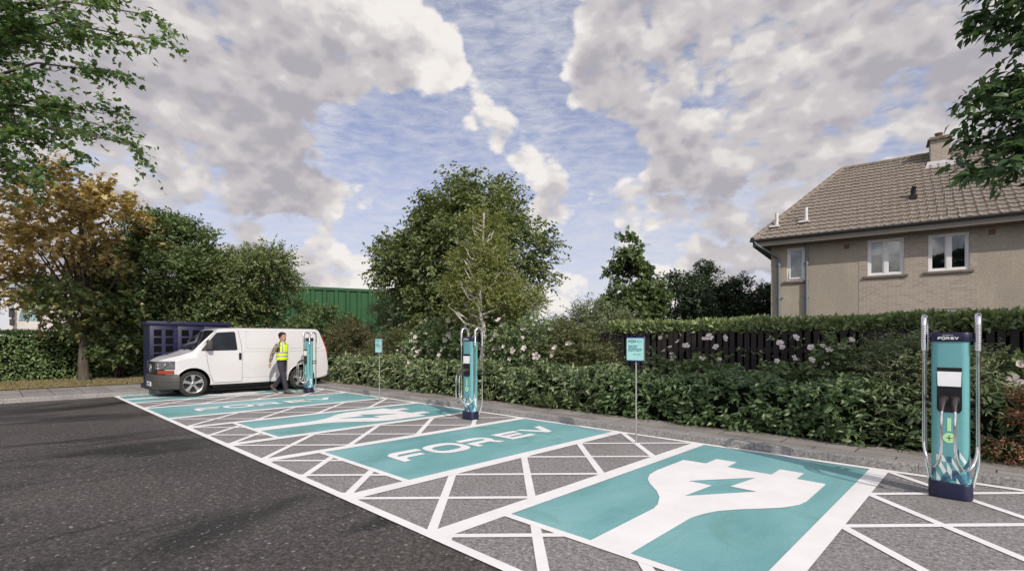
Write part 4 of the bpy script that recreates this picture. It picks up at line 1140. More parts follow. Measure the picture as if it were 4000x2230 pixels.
# ------------------------------------------------------------------ dark slatted fence
M_fence = surf('dark_stained_timber', (0.027, 0.022, 0.021), 0.7, 0, 0.3, 0.35, 3, 0.3, 60)
fen = thing('slatted_fence', 'dark brown vertical slatted fence below the clipped hedge', 'fence', (-7.0, 10.45, 0.1))
rng0 = random.Random(4)
sl = None
for k in range(72):
    if sl is None:
        mb = MB(); mb.bbox(-0.047, 0.047, -0.012, 0.010, 0.03, 1.68, 0.003); sl = mb.build('slat', M_fence, fen); o = sl
    else:
        o = sl.copy(); C.objects.link(o)
    o.parent = fen; o.location = (0.05+0.135*k, 0, rng0.uniform(-0.02, 0.02)); o.rotation_euler = (0, rng0.uniform(-0.012, 0.012), 0)
for z in (0.35, 1.30):
    mb = MB(); mb.box(-0.1, 9.9, 0.011, 0.06, z-0.045, z+0.045); mb.build('rail', M_fence, fen)
for k in range(6):
    mb = MB(); mb.bbox(1.9*k-0.05, 1.9*k+0.05, 0.061, 0.16, -0.1, 1.6, 0.004); mb.build('post', M_fence, fen)

# ------------------------------------------------------------------ green corrugated shed far behind
def greenmetal():
    m = NT('green_profiled_steel'); co = m.coord()
    w = m.noise(m.coord('Object', (1, 1, 0.2)), 0.7, 4, 0.6)
    c = m.ramp(w, [(0.3, (0.008, 0.056, 0.014)), (0.7, (0.011, 0.082, 0.020))])
    return m.done(m.bsdf(c, 0.45, 0, 0.4))
M_green = greenmetal()
shed = thing('industrial_shed', 'green ribbed metal shed wall behind the trees', 'shed', (-47.2, 7.93, 0), R(70.2))
mb = MB(); LL = 30; prof = []
x = 0.0
while x < LL:
    prof += [(x, 0.0), (x+0.42, 0.0), (x+0.50, -0.10), (x+0.78, -0.10), (x+0.86, 0.0)]; x += 0.98
prof = [(a, b) for a, b in prof]+[(LL, 0), (LL, 9), (0, 9)]
mb.prism(prof, -0.2, 6.02); mb.build('cladding', M_green, shed)
mb = MB(); mb.box(-0.05, LL+0.05, -0.16, 9.05, 6.01, 6.26); mb.build('roof_edge', M_green, shed)

# ------------------------------------------------------------------ lorry cab showing over the left hedge
M_lor = surf('lorry_cream_paint', (0.62, 0.575, 0.545), 0.35, 0, 0.5, 0.03, 2)
def skyglass():
    return surf('lorry_window_glass', (0.30, 0.42, 0.44), 0.06, 0.4, 0.7, 0.08, 2)
M_lg = skyglass()
lor = thing('lorry', 'cream lorry cab showing above the clipped hedge at the left edge', 'lorry', (-37.95, 0.68, 0), R(48))
# local x: nose to tail; side facing the camera is local -y
mb = MB()
side = [(0.02, 0.5), (0.0, 1.6), (0.04, 2.35), (0.10, 2.62), (0.36, 3.45), (0.62, 3.72), (2.5, 3.78), (2.5, 0.5)]
mb.prism([(x, z) for x, z in side], -2.45, 0.0, 0, FRONT)
cabb = mb.build('cab', M_lor, lor)
for v in cabb.data.vertices: v.co.y = v.co.y*1.0
mb = MB(); mb.prism([(0.56, 2.62), (1.62, 2.62), (1.66, 2.70), (1.66, 3.30), (0.72, 3.30)], -0.02, 0.012, 0, FRONT); mb.build('side_window', M_lg, lor)
mb = MB(); mb.prism([(1.50, 2.62), (1.64, 2.62), (1.66, 3.30), (1.52, 3.30)], -0.01, 0.016, 0, FRONT); mb.build('window_pillar', M_black, lor)
mb = MB()
for x in (0.30, 1.80): mb.box(x-0.008, x+0.008, -0.006, 0.02, 0.6, 3.6)
mb.box(0.30, 2.5, -0.006, 0.02, 2.20, 2.214); mb.build('panel_gap', M_seam, lor)
mb = MB(); mb.bbox(0.40, 0.58, -0.40, -0.22, 2.80, 3.30, 0.03); mb.bbox(0.42, 0.58, -0.38, -0.22, 2.38, 2.72, 0.03); mb.tube([(0.5, -0.3, 2.35), (0.52, -0.3, 3.35)], 0.03, 8); mb.tube([(0.5, -0.3, 3.25), (0.55, 0.02, 3.3)], 0.02, 6); mb.build('mirror', M_vgrey, lor)
mb = MB(); mb.box(2.6, 9.5, 0.0, 2.45, 1.0, 2.05); mb.build('load_bed', M_lor, lor)
for x in (0.95, 6.6, 7.9):
    mb = MB(); mb.lathe([(0.28, -0.02), (0.5, -0.02), (0.52, 0.04), (0.52, 0.30), (0.28, 0.30)], 24, 0, Matrix.Translation((x, 0.0, 0.52)) @ Matrix.Rotation(R(-90), 4, 'X')); mb.build('tyre', M_tyre, lor, 35)
# ------------------------------------------------------------------ leaves, trees, hedges
def nrm(a): return a/np.maximum(1e-9, np.linalg.norm(a, axis=-1, keepdims=True))
T4 = (np.array([(0, 0, 0), (-0.5, 0.45, 0.12), (0, 1, -0.10), (0.5, 0.45, 0.12)]), np.array([(0, 2, 1), (0, 3, 2)]))
T8 = (np.array([(0, 0, 0), (-0.36, 0.22, 0.07), (-0.48, 0.52, 0.09), (0, 1, -0.14), (0.48, 0.52, 0.09), (0.36, 0.22, 0.07), (0, 0.30, 0.0), (0, 0.66, -0.03)]),
      np.array([(0, 6, 1), (1, 6, 2), (6, 7, 2), (2, 7, 3), (0, 5, 6), (5, 4, 6), (6, 4, 7), (4, 3, 7)]))
T5 = (np.array([(0, 0, 0), (-0.55, 0.12, 0.04), (-0.50, 0.62, 0.05), (-0.20, 0.52, 0.03), (0, 1, -0.12), (0.20, 0.52, 0.03), (0.50, 0.62, 0.05), (0.55, 0.12, 0.04)]),
      np.array([(0, 3, 1), (1, 3, 2), (0, 4, 3), (0, 5, 4), (0, 7, 5), (5, 7, 6)]))      # lobed leaf
TP = (np.array([(0, 0, 0), (-0.30, 0.28, 0.03), (-0.52, 0.66, 0.06), (-0.34, 0.94, 0.02), (0, 1.0, -0.03), (0.34, 0.94, 0.02), (0.52, 0.66, 0.06), (0.30, 0.28, 0.03), (0, 0.55, -0.02)]),
      np.array([(0, 8, 1), (1, 8, 2), (2, 8, 3), (3, 8, 4), (4, 8, 5), (5, 8, 6), (6, 8, 7), (7, 8, 0)]))      # rounded petal
class Leaves:
    def __init__(s): s.v = []; s.f = []; s.k = 0
    def add(s, P, D, N, L, W, T=T4):
        D = nrm(D); X = nrm(np.cross(D, N)); N = np.cross(X, D)
        L = np.broadcast_to(np.asarray(L, float), (len(P),)); W = np.broadcast_to(np.asarray(W, float), (len(P),))
        t, f = T
        V = P[:, None, :] + X[:, None, :]*(t[None, :, 0:1]*W[:, None, None]) + D[:, None, :]*(t[None, :, 1:2]*L[:, None, None]) + N[:, None, :]*(t[None, :, 2:3]*L[:, None, None])
        F = f[None]+ (np.arange(len(P))*len(t))[:, None, None]+s.k
        s.v.append(V.reshape(-1, 3)); s.f.append(F.reshape(-1, 3)); s.k += len(P)*len(t)
    def mesh(s, name, mat):
        v = np.concatenate(s.v).astype(np.float32); f = np.concatenate(s.f).astype(np.int32)
        me = bpy.data.meshes.new(name)
        me.vertices.add(len(v)); me.vertices.foreach_set('co', v.ravel())
        me.loops.add(f.size); me.loops.foreach_set('vertex_index', f.ravel())
        me.polygons.add(len(f)); me.polygons.foreach_set('loop_start', np.arange(0, f.size, 3, dtype=np.int32))
        me.polygons.foreach_set('loop_total', np.full(len(f), 3, dtype=np.int32))
        me.update(calc_edges=True); me.materials.append(mat)
        return me
    def build(s, name, mat, parent=None): return link(name, s.mesh(name, mat), parent)
def ball(rg, n): return nrm(rg.normal(size=(n, 3)))*(rg.random((n, 1))**(1/3))
def sprays(lv, rg, B, T, length, k, L, W, temp=T4, droop=0.25, flat=0.6, up=(0, 0, 1)):
    """B, T: start and direction of twigs; k leaves set alternately along each"""
    n = len(B)
    t = (np.arange(k)+0.5)/k
    ln = length*rg.uniform(0.7, 1.3, (n, 1))
    pos = B[:, None, :]+T[:, None, :]*(t[None, :, None]*ln[:, :, None])
    pos[:, :, 2] -= droop*(t[None, :]**2)*ln*0.6
    side = nrm(np.cross(T, np.array(up)+rg.normal(size=(n, 3))*0.35))
    sg = np.where(np.arange(k) % 2 == 0, 1.0, -1.0)
    D = T[:, None, :]*0.55+side[:, None, :]*sg[None, :, None]*0.9+rg.normal(size=(n, k, 3))*0.35
    D[:, :, 2] -= droop
    N = np.array(up)[None, None, :]*flat+rg.normal(size=(n, k, 3))*0.55+T[:, None, :]*0.15
    m = n*k; sc = rg.uniform(0.65, 1.2, m)
    lv.add(pos.reshape(m, 3), D.reshape(m, 3), N.reshape(m, 3), L*sc, W*sc, temp)
def lumps(rg, ells, n, size, up=0.15, lo=0.55):
    """lump centres through a union of ellipsoids, most of them near the surface"""
    out = []; vol = np.array([e[1][0]*e[1][1]*e[1][2] for e in ells])**0.7; vol = vol/vol.sum()
    for _ in range(n):
        c, r = ells[rg.choice(len(ells), p=vol)]
        d = nrm(rg.normal(size=3)); d[2] += up; d = nrm(d)
        f = lo+(1-lo)*rg.random()**0.6
        p = np.array(c)+d*np.array(r)*f
        out.append((p, d, size*rg.uniform(0.65, 1.35)))
    return out
def crown(lv, rg, ells, n, size, tw, k, L, W, temp=T4, spray=0.5, droop=0.25, flat=0.6, up=0.15, lo=0.5, outw=0.8, tup=0.2, squash=0.75):
    lm = lumps(rg, ells, n, size, up, lo)
    for p, d, s in lm:
        m = max(3, int(tw*(s/size)**2))
        b = ball(rg, m); b[:, 2] *= squash
        B = p+b*s
        T = b*0.8+d*outw+rg.normal(size=(m, 3))*0.45; T[:, 2] += tup
        sprays(lv, rg, B, nrm(T), spray, k, L, W, temp, droop, flat)
    return lm
def limb_paths(mb, rg, base, lm, r0, top, n_limbs, r1=0.012, bend=0.15, forks=None):
    """trunk from base to top, limbs from it into the lumps"""
    base = np.array(base, float); top = np.array(top, float)
    H = 8; tr = []
    for i in range(H+1):
        t = i/H; p = base*(1-t)+top*t
        p[:2] += rg.normal(size=2)*bend*np.sin(math.pi*t)*0.5
        tr.append(p)
    mb.tube(tr, [r0*(1.25-0.25*min(1, i*3/H)) *(1-0.75*i/H) for i in range(H+1)], 10)
    idx = rg.permutation(len(lm))[:n_limbs]
    for j in idx:
        p = lm[j][0]
        zc = np.clip((p[2]-base[2])*rg.uniform(0.35, 0.65)/(top[2]-base[2]), 0.18 if forks is None else forks, 0.97)
        q = np.array(tr[int(zc*H)]); rr = r0*(1-0.75*zc)*0.55
        d = p-q; mid = q+d*0.5+np.array([0, 0, 0.10*np.linalg.norm(d)])+rg.normal(size=3)*0.06*np.linalg.norm(d)
        m1 = (q+mid)/2+np.array([0, 0, 0.03*np.linalg.norm(d)]); m2 = (mid+p)/2+np.array([0, 0, 0.03*np.linalg.norm(d)])
        mb.tube([q, m1, mid, m2, p], [rr, rr*0.75, rr*0.5, rr*0.32+r1*0.4, r1*0.6], 6)
def bark(name, c0, c1, sc=(9, 9, 1.6), bump=0.7):
    m = NT(name); co = m.coord('Object', sc)
    f = m.noise(co, 1.6, 5, 0.7, 0.4)
    c = m.ramp(f, [(0.3, c0), (0.7, c1)])
    return m.done(m.bsdf(c, 0.9, 0, 0.2, m.bump(f, bump, 0.02)))
M_bark = bark('grey_brown_bark', (0.035, 0.028, 0.022), (0.15, 0.125, 0.10))
M_bark2 = bark('dark_twig_bark', (0.02, 0.016, 0.012), (0.07, 0.055, 0.042))
M_birch = bark('pale_birch_bark', (0.40, 0.36, 0.33), (0.74, 0.70, 0.66), (4, 4, 5), 0.3)
def tree(name, label, cat, base, top, r0, ells, n, size, tw, k, L, W, mat, barkm=None, seed=1, temp=T4, limbs=16, group=None, extra=None, **kw):
    rg = np.random.default_rng(seed)
    b = np.array(base, float)
    t = thing(name, label, cat, base, 0, group)
    E = [(np.array(c, float)-b, r) for c, r in ells]
    lv = Leaves(); fk = kw.pop('forks', None)
    lm = crown(lv, rg, E, n, size, tw, k, L, W, temp, **kw)
    mb = MB(); limb_paths(mb, rg, (0, 0, -0.1), lm, r0, np.array(top, float)-b, limbs, forks=fk)
    mb.build('trunk', barkm or M_bark, t)
    lv.build('crown', mat, t)
    if extra: extra(t, rg, b)
    return t

G1 = [(0.012, 0.028, 0.008), (0.030, 0.062, 0.014), (0.050, 0.088, 0.020), (0.082, 0.115, 0.028)]
M_big = leafmat('broad_green_leaf', [(0.020, 0.034, 0.012), (0.042, 0.060, 0.019), (0.072, 0.092, 0.028), (0.125, 0.132, 0.045)], 0.30)
M_bir = leafmat('birch_leaf', [(0.046, 0.058, 0.014), (0.074, 0.086, 0.020), (0.104, 0.112, 0.028), (0.145, 0.143, 0.042)], 0.38)
M_aut = leafmat('autumn_leaf', [(0.050, 0.042, 0.012), (0.115, 0.084, 0.023), (0.175, 0.132, 0.035), (0.235, 0.182, 0.055), (0.29, 0.235, 0.09)], 0.38, tcol=(1.5, 1.25, 0.55))
M_autg = leafmat('turning_leaf', [(0.024, 0.044, 0.016), (0.045, 0.074, 0.022), (0.075, 0.100, 0.030), (0.16, 0.110, 0.032)], 0.3)
M_grn = leafmat('bright_green_leaf', [(0.018, 0.034, 0.012), (0.034, 0.056, 0.017), (0.056, 0.082, 0.024), (0.092, 0.118, 0.036)], 0.28)
M_dk = leafmat('dark_leaf', [(0.006, 0.012, 0.006), (0.012, 0.022, 0.010), (0.020, 0.034, 0.013), (0.034, 0.050, 0.018)], 0.2)
M_con = leafmat('dark_conifer_leaf', [(0.005, 0.011, 0.006), (0.010, 0.020, 0.010), (0.018, 0.032, 0.014), (0.040, 0.058, 0.022)], 0.15)
M_map = leafmat('maple_leaf', [(0.011, 0.028, 0.009), (0.020, 0.050, 0.014), (0.035, 0.076, 0.021), (0.064, 0.105, 0.030), (0.070, 0.062, 0.030)], 0.45)
M_near = leafmat('overhanging_leaf', [(0.008, 0.022, 0.008), (0.016, 0.040, 0.014), (0.030, 0.060, 0.020), (0.055, 0.085, 0.026)], 0.25, 0.35, 0.45)
M_lau = leafmat('laurel_leaf', [(0.016, 0.032, 0.012), (0.030, 0.053, 0.017), (0.048, 0.074, 0.023), (0.084, 0.110, 0.038), (0.125, 0.138, 0.056)], 0.18, 0.36, 0.45)
M_hed = leafmat('clipped_hedge_leaf', [(0.034, 0.056, 0.018), (0.060, 0.088, 0.026), (0.092, 0.122, 0.038), (0.150, 0.172, 0.068)], 0.22, 0.38, 0.4)
M_hl = leafmat('left_hedge_leaf', [(0.024, 0.048, 0.014), (0.045, 0.080, 0.022), (0.072, 0.115, 0.030), (0.115, 0.150, 0.046)], 0.22)
M_flo = leafmat('mallow_leaf', [(0.022, 0.042, 0.014), (0.042, 0.072, 0.024), (0.075, 0.105, 0.038), (0.130, 0.155, 0.065)], 0.28)
M_grey = leafmat('grey_green_leaf', [(0.030, 0.042, 0.020), (0.055, 0.072, 0.034), (0.088, 0.105, 0.052), (0.14, 0.155, 0.085)], 0.25)
M_rus = leafmat('rusty_leaf', [(0.060, 0.022, 0.012), (0.115, 0.042, 0.020), (0.170, 0.075, 0.036), (0.10, 0.085, 0.030)], 0.25, tcol=(1.5, 1.1, 0.6))
M_rus2 = leafmat('half_rusty_leaf', [(0.014, 0.026, 0.010), (0.030, 0.050, 0.016), (0.055, 0.072, 0.024), (0.075, 0.045, 0.020), (0.095, 0.036, 0.018)], 0.25)
M_oli = leafmat('olive_leaf', [(0.020, 0.026, 0.008), (0.040, 0.048, 0.014), (0.068, 0.074, 0.022), (0.10, 0.098, 0.034)], 0.22)
M_pet = leafmat('pink_petal', [(0.30, 0.235, 0.21), (0.34, 0.285, 0.26), (0.355, 0.32, 0.295), (0.32, 0.26, 0.25)], 0.35, 0.6, 0.2, (1.0, 0.92, 0.88))
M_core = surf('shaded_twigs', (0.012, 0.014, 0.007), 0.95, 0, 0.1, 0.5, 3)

# --- trees
def d_(x, X=None): pass
tree('broadleaf_tree', 'big dark green tree standing behind the pale trunked birch', 'tree', (-15.2, 13.1, 0.1), (-15.0, 13.2, 6.6), 0.20,
     [((-15.2, 13.1, 4.7), (2.4, 2.4, 2.1)), ((-15.0, 13.3, 6.5), (1.75, 1.75, 1.3)), ((-16.4, 12.0, 4.3), (1.45, 1.45, 1.6)), ((-13.9, 14.3, 4.6), (1.6, 1.6, 1.7)), ((-15.3, 13.0, 2.6), (2.2, 2.2, 1.3))],
     150, 0.52, 30, 10, 0.19, 0.10, M_big, seed=12, limbs=26, spray=0.66, droop=0.30, flat=0.75, lo=0.5)
def birch_extra(t, rg, b):
    mb = MB()
    for k in range(26):
        z = 1.55+0.128*k; a = rg.uniform(0, 6.28); l = 0.66*(1-k/30)+0.14
        up = 0.55+0.55*k/26
        q = np.array([0.0, 0.0, z]); e = q+np.array([math.cos(a)*l, math.sin(a)*l, l*up*1.05])
        m = (q+e)/2+np.array([math.cos(a)*0.10, math.sin(a)*0.10, -0.10*l])
        r = 0.034*(1-k/32)+0.008
        mb.tube([q, m, e], [r, r*0.7, r*0.25], 6)
        for _ in range(2):
            s = rg.uniform(0.4, 0.8); p = q*(1-s)+e*s; d2 = np.array([math.cos(a+rg.uniform(-0.8, 0.8)), math.sin(a+rg.uniform(-0.8, 0.8)), 0.9])*l*0.4
            mb.tube([p, p+d2], [r*0.45, 0.003], 5)
    mb.build('branches', M_birch, t)
tree('birch_tree', 'slender pale trunked birch with fine yellow green leaves in front of the big tree', 'tree', (-10.22, 9.42, 0.1), (-10.17, 9.46, 5.1), 0.075,
     [((-10.66, 9.88, 2.80), (1.15, 1.15, 0.85)), ((-10.58, 9.84, 3.7), (0.85, 0.85, 1.0)), ((-10.36, 9.66, 4.65), (0.46, 0.46, 0.85)), ((-9.85, 10.3, 2.6), (0.85, 0.85, 0.45))],
     185, 0.24, 18, 11, 0.066, 0.042, M_bir, M_birch, seed=5, limbs=0, spray=0.30, droop=0.35, flat=0.8, lo=0.45, extra=birch_extra)
tree('young_conical_tree', 'small pointed green tree rising above the clipped hedge left of the dark conifers', 'tree', (-10.5, 17.65, 0.1), (-10.5, 17.65, 5.2), 0.07,
     [((-10.5, 17.65, 2.7), (1.15, 1.15, 1.0)), ((-10.5, 17.65, 3.9), (0.62, 0.62, 0.95)), ((-10.5, 17.65, 5.0), (0.32, 0.32, 0.62)), ((-9.9, 18.2, 3.2), (0.65, 0.65, 0.5)), ((-11.2, 17.0, 2.0), (0.7, 0.7, 0.5))],
     90, 0.30, 24, 8, 0.14, 0.11, M_grn, seed=21, limbs=16, spray=0.34, temp=T5, lo=0.4)
tree('dark_bush', 'near black open bush between the pointed tree and the dark conifers', 'shrub', (-10.1, 20.8, 0.1), (-10.1, 20.8, 3.5), 0.10,
     [((-10.1, 20.8, 2.9), (1.25, 1.25, 1.4)), ((-9.6, 21.3, 2.2), (1.0, 1.0, 0.9)), ((-11.0, 20.2, 2.2), (1.0, 1.0, 1.0))], 90, 0.42, 22, 8, 0.13, 0.08, M_dk, M_bark2, seed=31, limbs=16, spray=0.4)
for i, (x, y, h, w, lab) in enumerate(((-10.79, 25.7, 5.35, 1.15, 'tallest of the three dark conifers left of the house'), (-9.6, 26.85, 4.7, 1.2, 'middle dark conifer of the three left of the house'), (-8.55, 27.8, 4.1, 1.3, 'lowest dark conifer, half hidden behind the corner of the house'))):
    tree('conifer', lab, 'conifer', (x, y, 0.1), (x, y, h-0.3), 0.10, [((x, y, 1.6), (w, w, 1.4)), ((x, y, h*0.55), (w*0.85, w*0.85, 1.2)), ((x, y, h*0.80), (w*0.5, w*0.5, h*0.2))],
         150, 0.40, 28, 8, 0.16, 0.08, M_con, M_bark2, seed=40+i, limbs=6, spray=0.34, tup=0.5, lo=0.45, group='dark conifers left of the house')

# autumn tree: orange upper crown, greener skirts
def aut_extra(t, rg, b):
    lv = Leaves()
    E = [((0.1, 0.1, 2.75), (1.7, 1.7, 0.75)), ((-1.1, -1.3, 3.05), (1.0, 1.0, 0.6)), ((1.0, 1.1, 3.5), (0.9, 0.9, 0.9)), ((0.3, 0.9, 2.1), (0.8, 0.8, 0.5))]
    crown(lv, rg, E, 42, 0.42, 14, 8, 0.17, 0.13, T5, spray=0.45, droop=0.35, flat=0.9)
    lv.build('lower_crown', M_autg, t)
tree('autumn_tree', 'tree with orange brown autumn leaves and grey trunk in front of the left hedge', 'tree', (-23.76, 2.4, PZ), (-23.9, 2.3, 6.6), 0.15,
     [((-23.9, 2.3, 5.6), (2.1, 2.1, 1.75)), ((-25.0, 1.15, 4.5), (1.5, 1.5, 1.3)), ((-22.9, 3.3, 5.4), (1.5, 1.5, 1.1)), ((-24.5, 1.6, 6.9), (1.1, 1.1, 0.8)), ((-24.9, 1.0, 3.6), (1.3, 1.3, 0.7))],
     64, 0.40, 15, 8, 0.19, 0.15, M_aut, seed=51, temp=T5, limbs=26, spray=0.55, droop=0.30, flat=1.0, lo=0.5, extra=aut_extra, forks=0.3)
tree('green_tree', 'bushy green tree beside the autumn tree above the navy cabinet', 'tree', (-24.64, 3.49, PZ), (-24.3, 4.2, 5.2), 0.13,
     [((-24.0, 4.9, 4.5), (1.9, 1.9, 1.9)), ((-24.2, 4.2, 2.9), (1.6, 1.6, 1.2)), ((-23.8, 5.3, 5.5), (1.2, 1.2, 0.9)), ((-24.6, 4.0, 3.8), (1.3, 1.3, 1.2))],
     150, 0.46, 26, 10, 0.135, 0.080, M_grn, seed=61, limbs=16, spray=0.5, droop=0.22, tup=0.3)
tree('green_tree', 'spreading green tree with pointed side branches above the white van', 'tree', (-23.9, 7.5, PZ), (-23.8, 7.6, 4.8), 0.13,
     [((-23.8, 7.3, 4.0), (1.8, 1.8, 1.35)), ((-23.2, 8.4, 4.2), (1.2, 1.2, 0.75)), ((-24.3, 6.6, 2.7), (1.8, 1.8, 1.1)), ((-23.6, 7.6, 2.7), (1.0, 1.0, 0.9)), ((-22.6, 7.8, 4.7), (0.9, 0.9, 0.5)), ((-21.8, 8.25, 4.95), (0.75, 0.75, 0.32)), ((-24.2, 6.0, 4.3), (1.2, 1.2, 0.9))],
     150, 0.46, 26, 10, 0.135, 0.080, leafmat('olive_green_leaf', [(0.026, 0.042, 0.014), (0.046, 0.068, 0.020), (0.075, 0.095, 0.028), (0.120, 0.135, 0.040)], 0.28), seed=62, limbs=18, spray=0.55, droop=0.2, tup=0.3)

# overhanging trees
def ov_left(t, rg, b):
    pass
def bough_tree(name, label, base, top, r0, boughs, mat, seed, L, W, temp, tw, k, spread, fwd_spray, droop=0.3, twig_r=0.010):
    """trunk with long boughs; each bough is (tip x, y, z, number of side twigs)"""
    rg = np.random.default_rng(seed); b = np.array(base, float)
    t = thing(name, label, 'tree', base)
    mb = MB(); tp = np.array(top, float)-b
    mb.tube([(0, 0, -0.1), tuple(tp*0.35+rg.normal(size=3)*0.1), tuple(tp*0.7+rg.normal(size=3)*0.1), tuple(tp)], [r0*1.2, r0, r0*0.7, r0*0.25], 12)
    lv = Leaves()
    for tip in boughs:
        e = np.array(tip[:3])-b; f = tip[3] if len(tip) > 3 else 0.5
        q = tp*min(0.95, max(0.25, f)); d = e-q; ln = np.linalg.norm(d)
        path = [q, q+d*0.33+np.array([0, 0, 0.10*ln]), q+d*0.68+np.array([0, 0, 0.10*ln]), e]
        mb.tube(path, [r0*0.38, r0*0.22, r0*0.11, 0.008], 7)
        dn = d/ln
        for s in np.linspace(0.30, 1.0, tw):
            p = path[1]*(1-s)*2+path[2]*(2*s-1) if False else q+d*s+np.array([0, 0, 0.30*ln*s*(1-s)])
            for _ in range(2):
                dd = nrm(dn*0.7+rg.normal(size=3)*np.array([0.6, 0.6, 0.32])); l2 = spread*rg.uniform(0.5, 1.2)*(1.15-0.55*s)
                mb.tube([p, p+dd*l2*0.5+np.array([0, 0, 0.04]), p+dd*l2], [twig_r, twig_r*0.6, 0.002], 5)
                m = 7
                B = p+dd*l2*rg.uniform(0.15, 1.0, (m, 1)); T = nrm(dd*0.8+rg.normal(size=(m, 3))*np.array([0.55, 0.55, 0.35]))
                sprays(lv, rg, B, T, fwd_spray, k, L, W, temp, droop, 1.0)
    mb.build('trunk', M_bark, t); lv.build('crown', mat, t)
    return t
bough_tree('overhanging_maple', 'green maple with long leafy boughs reaching into the top left corner', (-21.8, -1.8, PZ), (-21.0, -1.4, 11.0), 0.24,
    [(-13.9,2.6,9.0,.8),(-13.5,2.35,8.2,.75),(-14.6,1.9,7.7,.65),(-15.4,1.9,7.0,.6),(-14.3,2.2,6.1,.5),(-16.5,1.45,7.2,.6),(-16.8,1.2,6.4,.5),(-17.4,1.25,6.0,.42),(-17.4,.6,6.8,.5),(-16.7,.6,9.0,.8),(-15.8,1.45,8.5,.75),(-16.9,.45,7.7,.65),(-18.0,-.6,7.9,.65),(-14.4,1.5,8.8,.8),(-16.2,.2,9.6,.85),(-15.2,.6,9.4,.85),(-18.6,.2,8.8,.75),(-22.5,3.0,9.0,.7),(-24.5,-3.0,8.5,.7),(-20,-5,9,.7),(-24,-4,10.3,.85),(-22.5,.8,11.3,.9),(-20,-3,11.2,.92),(-24.8,.2,7.6,.6),(-21.5,-1.2,12.4,.95),(-22.5,-5.0,7.5,.55)],
    M_map, 71, 0.135, 0.112, T5, 7, 5, 0.90, 0.5, 0.35)
bough_tree('overhanging_tree', 'dark leaved tree hanging in from the top right corner in front of the roof', (4.4, 9.9, 0.1), (3.7, 9.6, 7.5), 0.18,
    [(0.07,7.5,5.25,.75),(0.12,7.55,5.05,.72),(0.23,7.5,4.85,.68),(0.17,7.6,4.7,.65),(-0.04,7.55,4.25,.6),(0.14,7.4,4.2,.58),(-0.02,7.4,3.98,.52),(0.16,7.35,3.85,.5),(-0.07,7.45,3.70,.46),(-0.01,7.25,3.38,.42),(0.19,7.3,3.42,.42),(0.32,7.3,3.55,.44),(0.47,7.5,3.8,.48),(0.56,7.5,4.4,.58),(0.59,7.4,3.5,.44),(0.37,7.5,4.6,.62),(0.72,7.7,5.2,.7),(0.86,7.6,4.1,.52),(0.77,7.9,4.8,.62),(0.76,7.9,3.9,.5),(0.52,7.5,5.5,.75),(0.67,7.5,3.3,.42),(0.58,7.6,4.9,.7),(0.74,7.55,4.3,.56),(0.69,7.6,3.6,.48),(0.78,7.7,5.6,.78),(0.82,7.5,3.9,.5)],
    M_near, 81, 0.125, 0.056, T8, 10, 8, 0.34, 0.26, 0.35, 0.004)

# --- hedges
def hedge(name, label, cat, x0, x1, y0, y1, z0, z1, mat, n_face, L, W, temp, seed, faces, wob=0.05, upw=0.5, outw=0.7, rnd=0.6, core=0.16, cz0=-0.05, zfun=None):
    """faces: list of (axis letter, side) to be leafed"""
    rg = np.random.default_rng(seed)
    cx, cy = (x0+x1)/2, (y0+y1)/2
    t = thing(name, label, cat, (cx, cy, z0))
    lv = Leaves()
    for fc in faces:
        ax = np.array({'x': (1, 0, 0), 'y': (0, 1, 0), 'z': (0, 0, 1)}[fc[0]], float)*(1 if fc[1] == '+' else -1)
        A = {'x': (y1-y0)*(z1-z0), 'y': (x1-x0)*(z1-z0), 'z': (x1-x0)*(y1-y0)}[fc[0]]
        n = int(A*n_face); u = rg.random((n, 3))
        P = np.stack([x0+(x1-x0)*u[:, 0], y0+(y1-y0)*u[:, 1], z0+(z1-z0)*u[:, 2]], 1)
        i = 'xyz'.index(fc[0]); P[:, i] = (x1, y1, z1)[i] if fc[1] == '+' else (x0, y0, z0)[i]
        s = P[:, 0]*1.0+P[:, 1]*0.7
        w = np.sin(s*2.1+P[:, 2]*3.0)*0.5+np.sin(s*5.3+1.3+P[:, 2]*5)*0.3+np.sin(s*11.7+2.0-P[:, 2]*8)*0.2
        P += ax*(w*wob)[:, None]
        P -= ax*(rg.random((n, 1))**2*0.16)
        if zfun is not None:
            k = zfun(P[:, 0]); P[:, 2] = z0+(P[:, 2]-z0)*k
        N = ax*0.9+np.array((0, 0, 0.35))+rg.normal(size=(n, 3))*0.5
        D = ax*outw+np.array((0, 0, upw))+rg.normal(size=(n, 3))*rnd
        sc = rg.uniform(0.6, 1.25, n)
        lv.add(P-np.array((cx, cy, z0)), D, N, L*sc, W*sc, temp)
    lv.build('leaves', mat, t)
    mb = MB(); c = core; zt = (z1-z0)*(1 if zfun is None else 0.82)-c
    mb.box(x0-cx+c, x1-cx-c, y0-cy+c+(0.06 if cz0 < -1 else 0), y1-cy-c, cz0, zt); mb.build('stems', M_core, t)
    return t
hedge('clipped_hedge', 'long clipped hedge under the trees at the left edge of the car park', 'hedge', -26.6, -25.15, -3.0, 15.0, PZ, 1.90, M_hl, 420, 0.10, 0.068, T8, 101, ['x+', 'z+', 'y-'], 0.05, 0.0, 0.5, 0.6)
hedge('clipped_hedge', 'clipped bright green hedge along the top of the dark slatted fence', 'hedge', -6.75, 3.6, 10.44, 11.5, 1.74, 1.955, M_hed, 800, 0.125, 0.052, T8, 102, ['y-', 'z+', 'x-', 'z-'], 0.045, 0.75, 0.6, 0.5, 0.10, -1.62)
hump = lambda x: 0.90+0.06*np.sin(x*1.7)+0.05*np.sin(x*4.1+1)+0.03*np.sin(x*9+2)
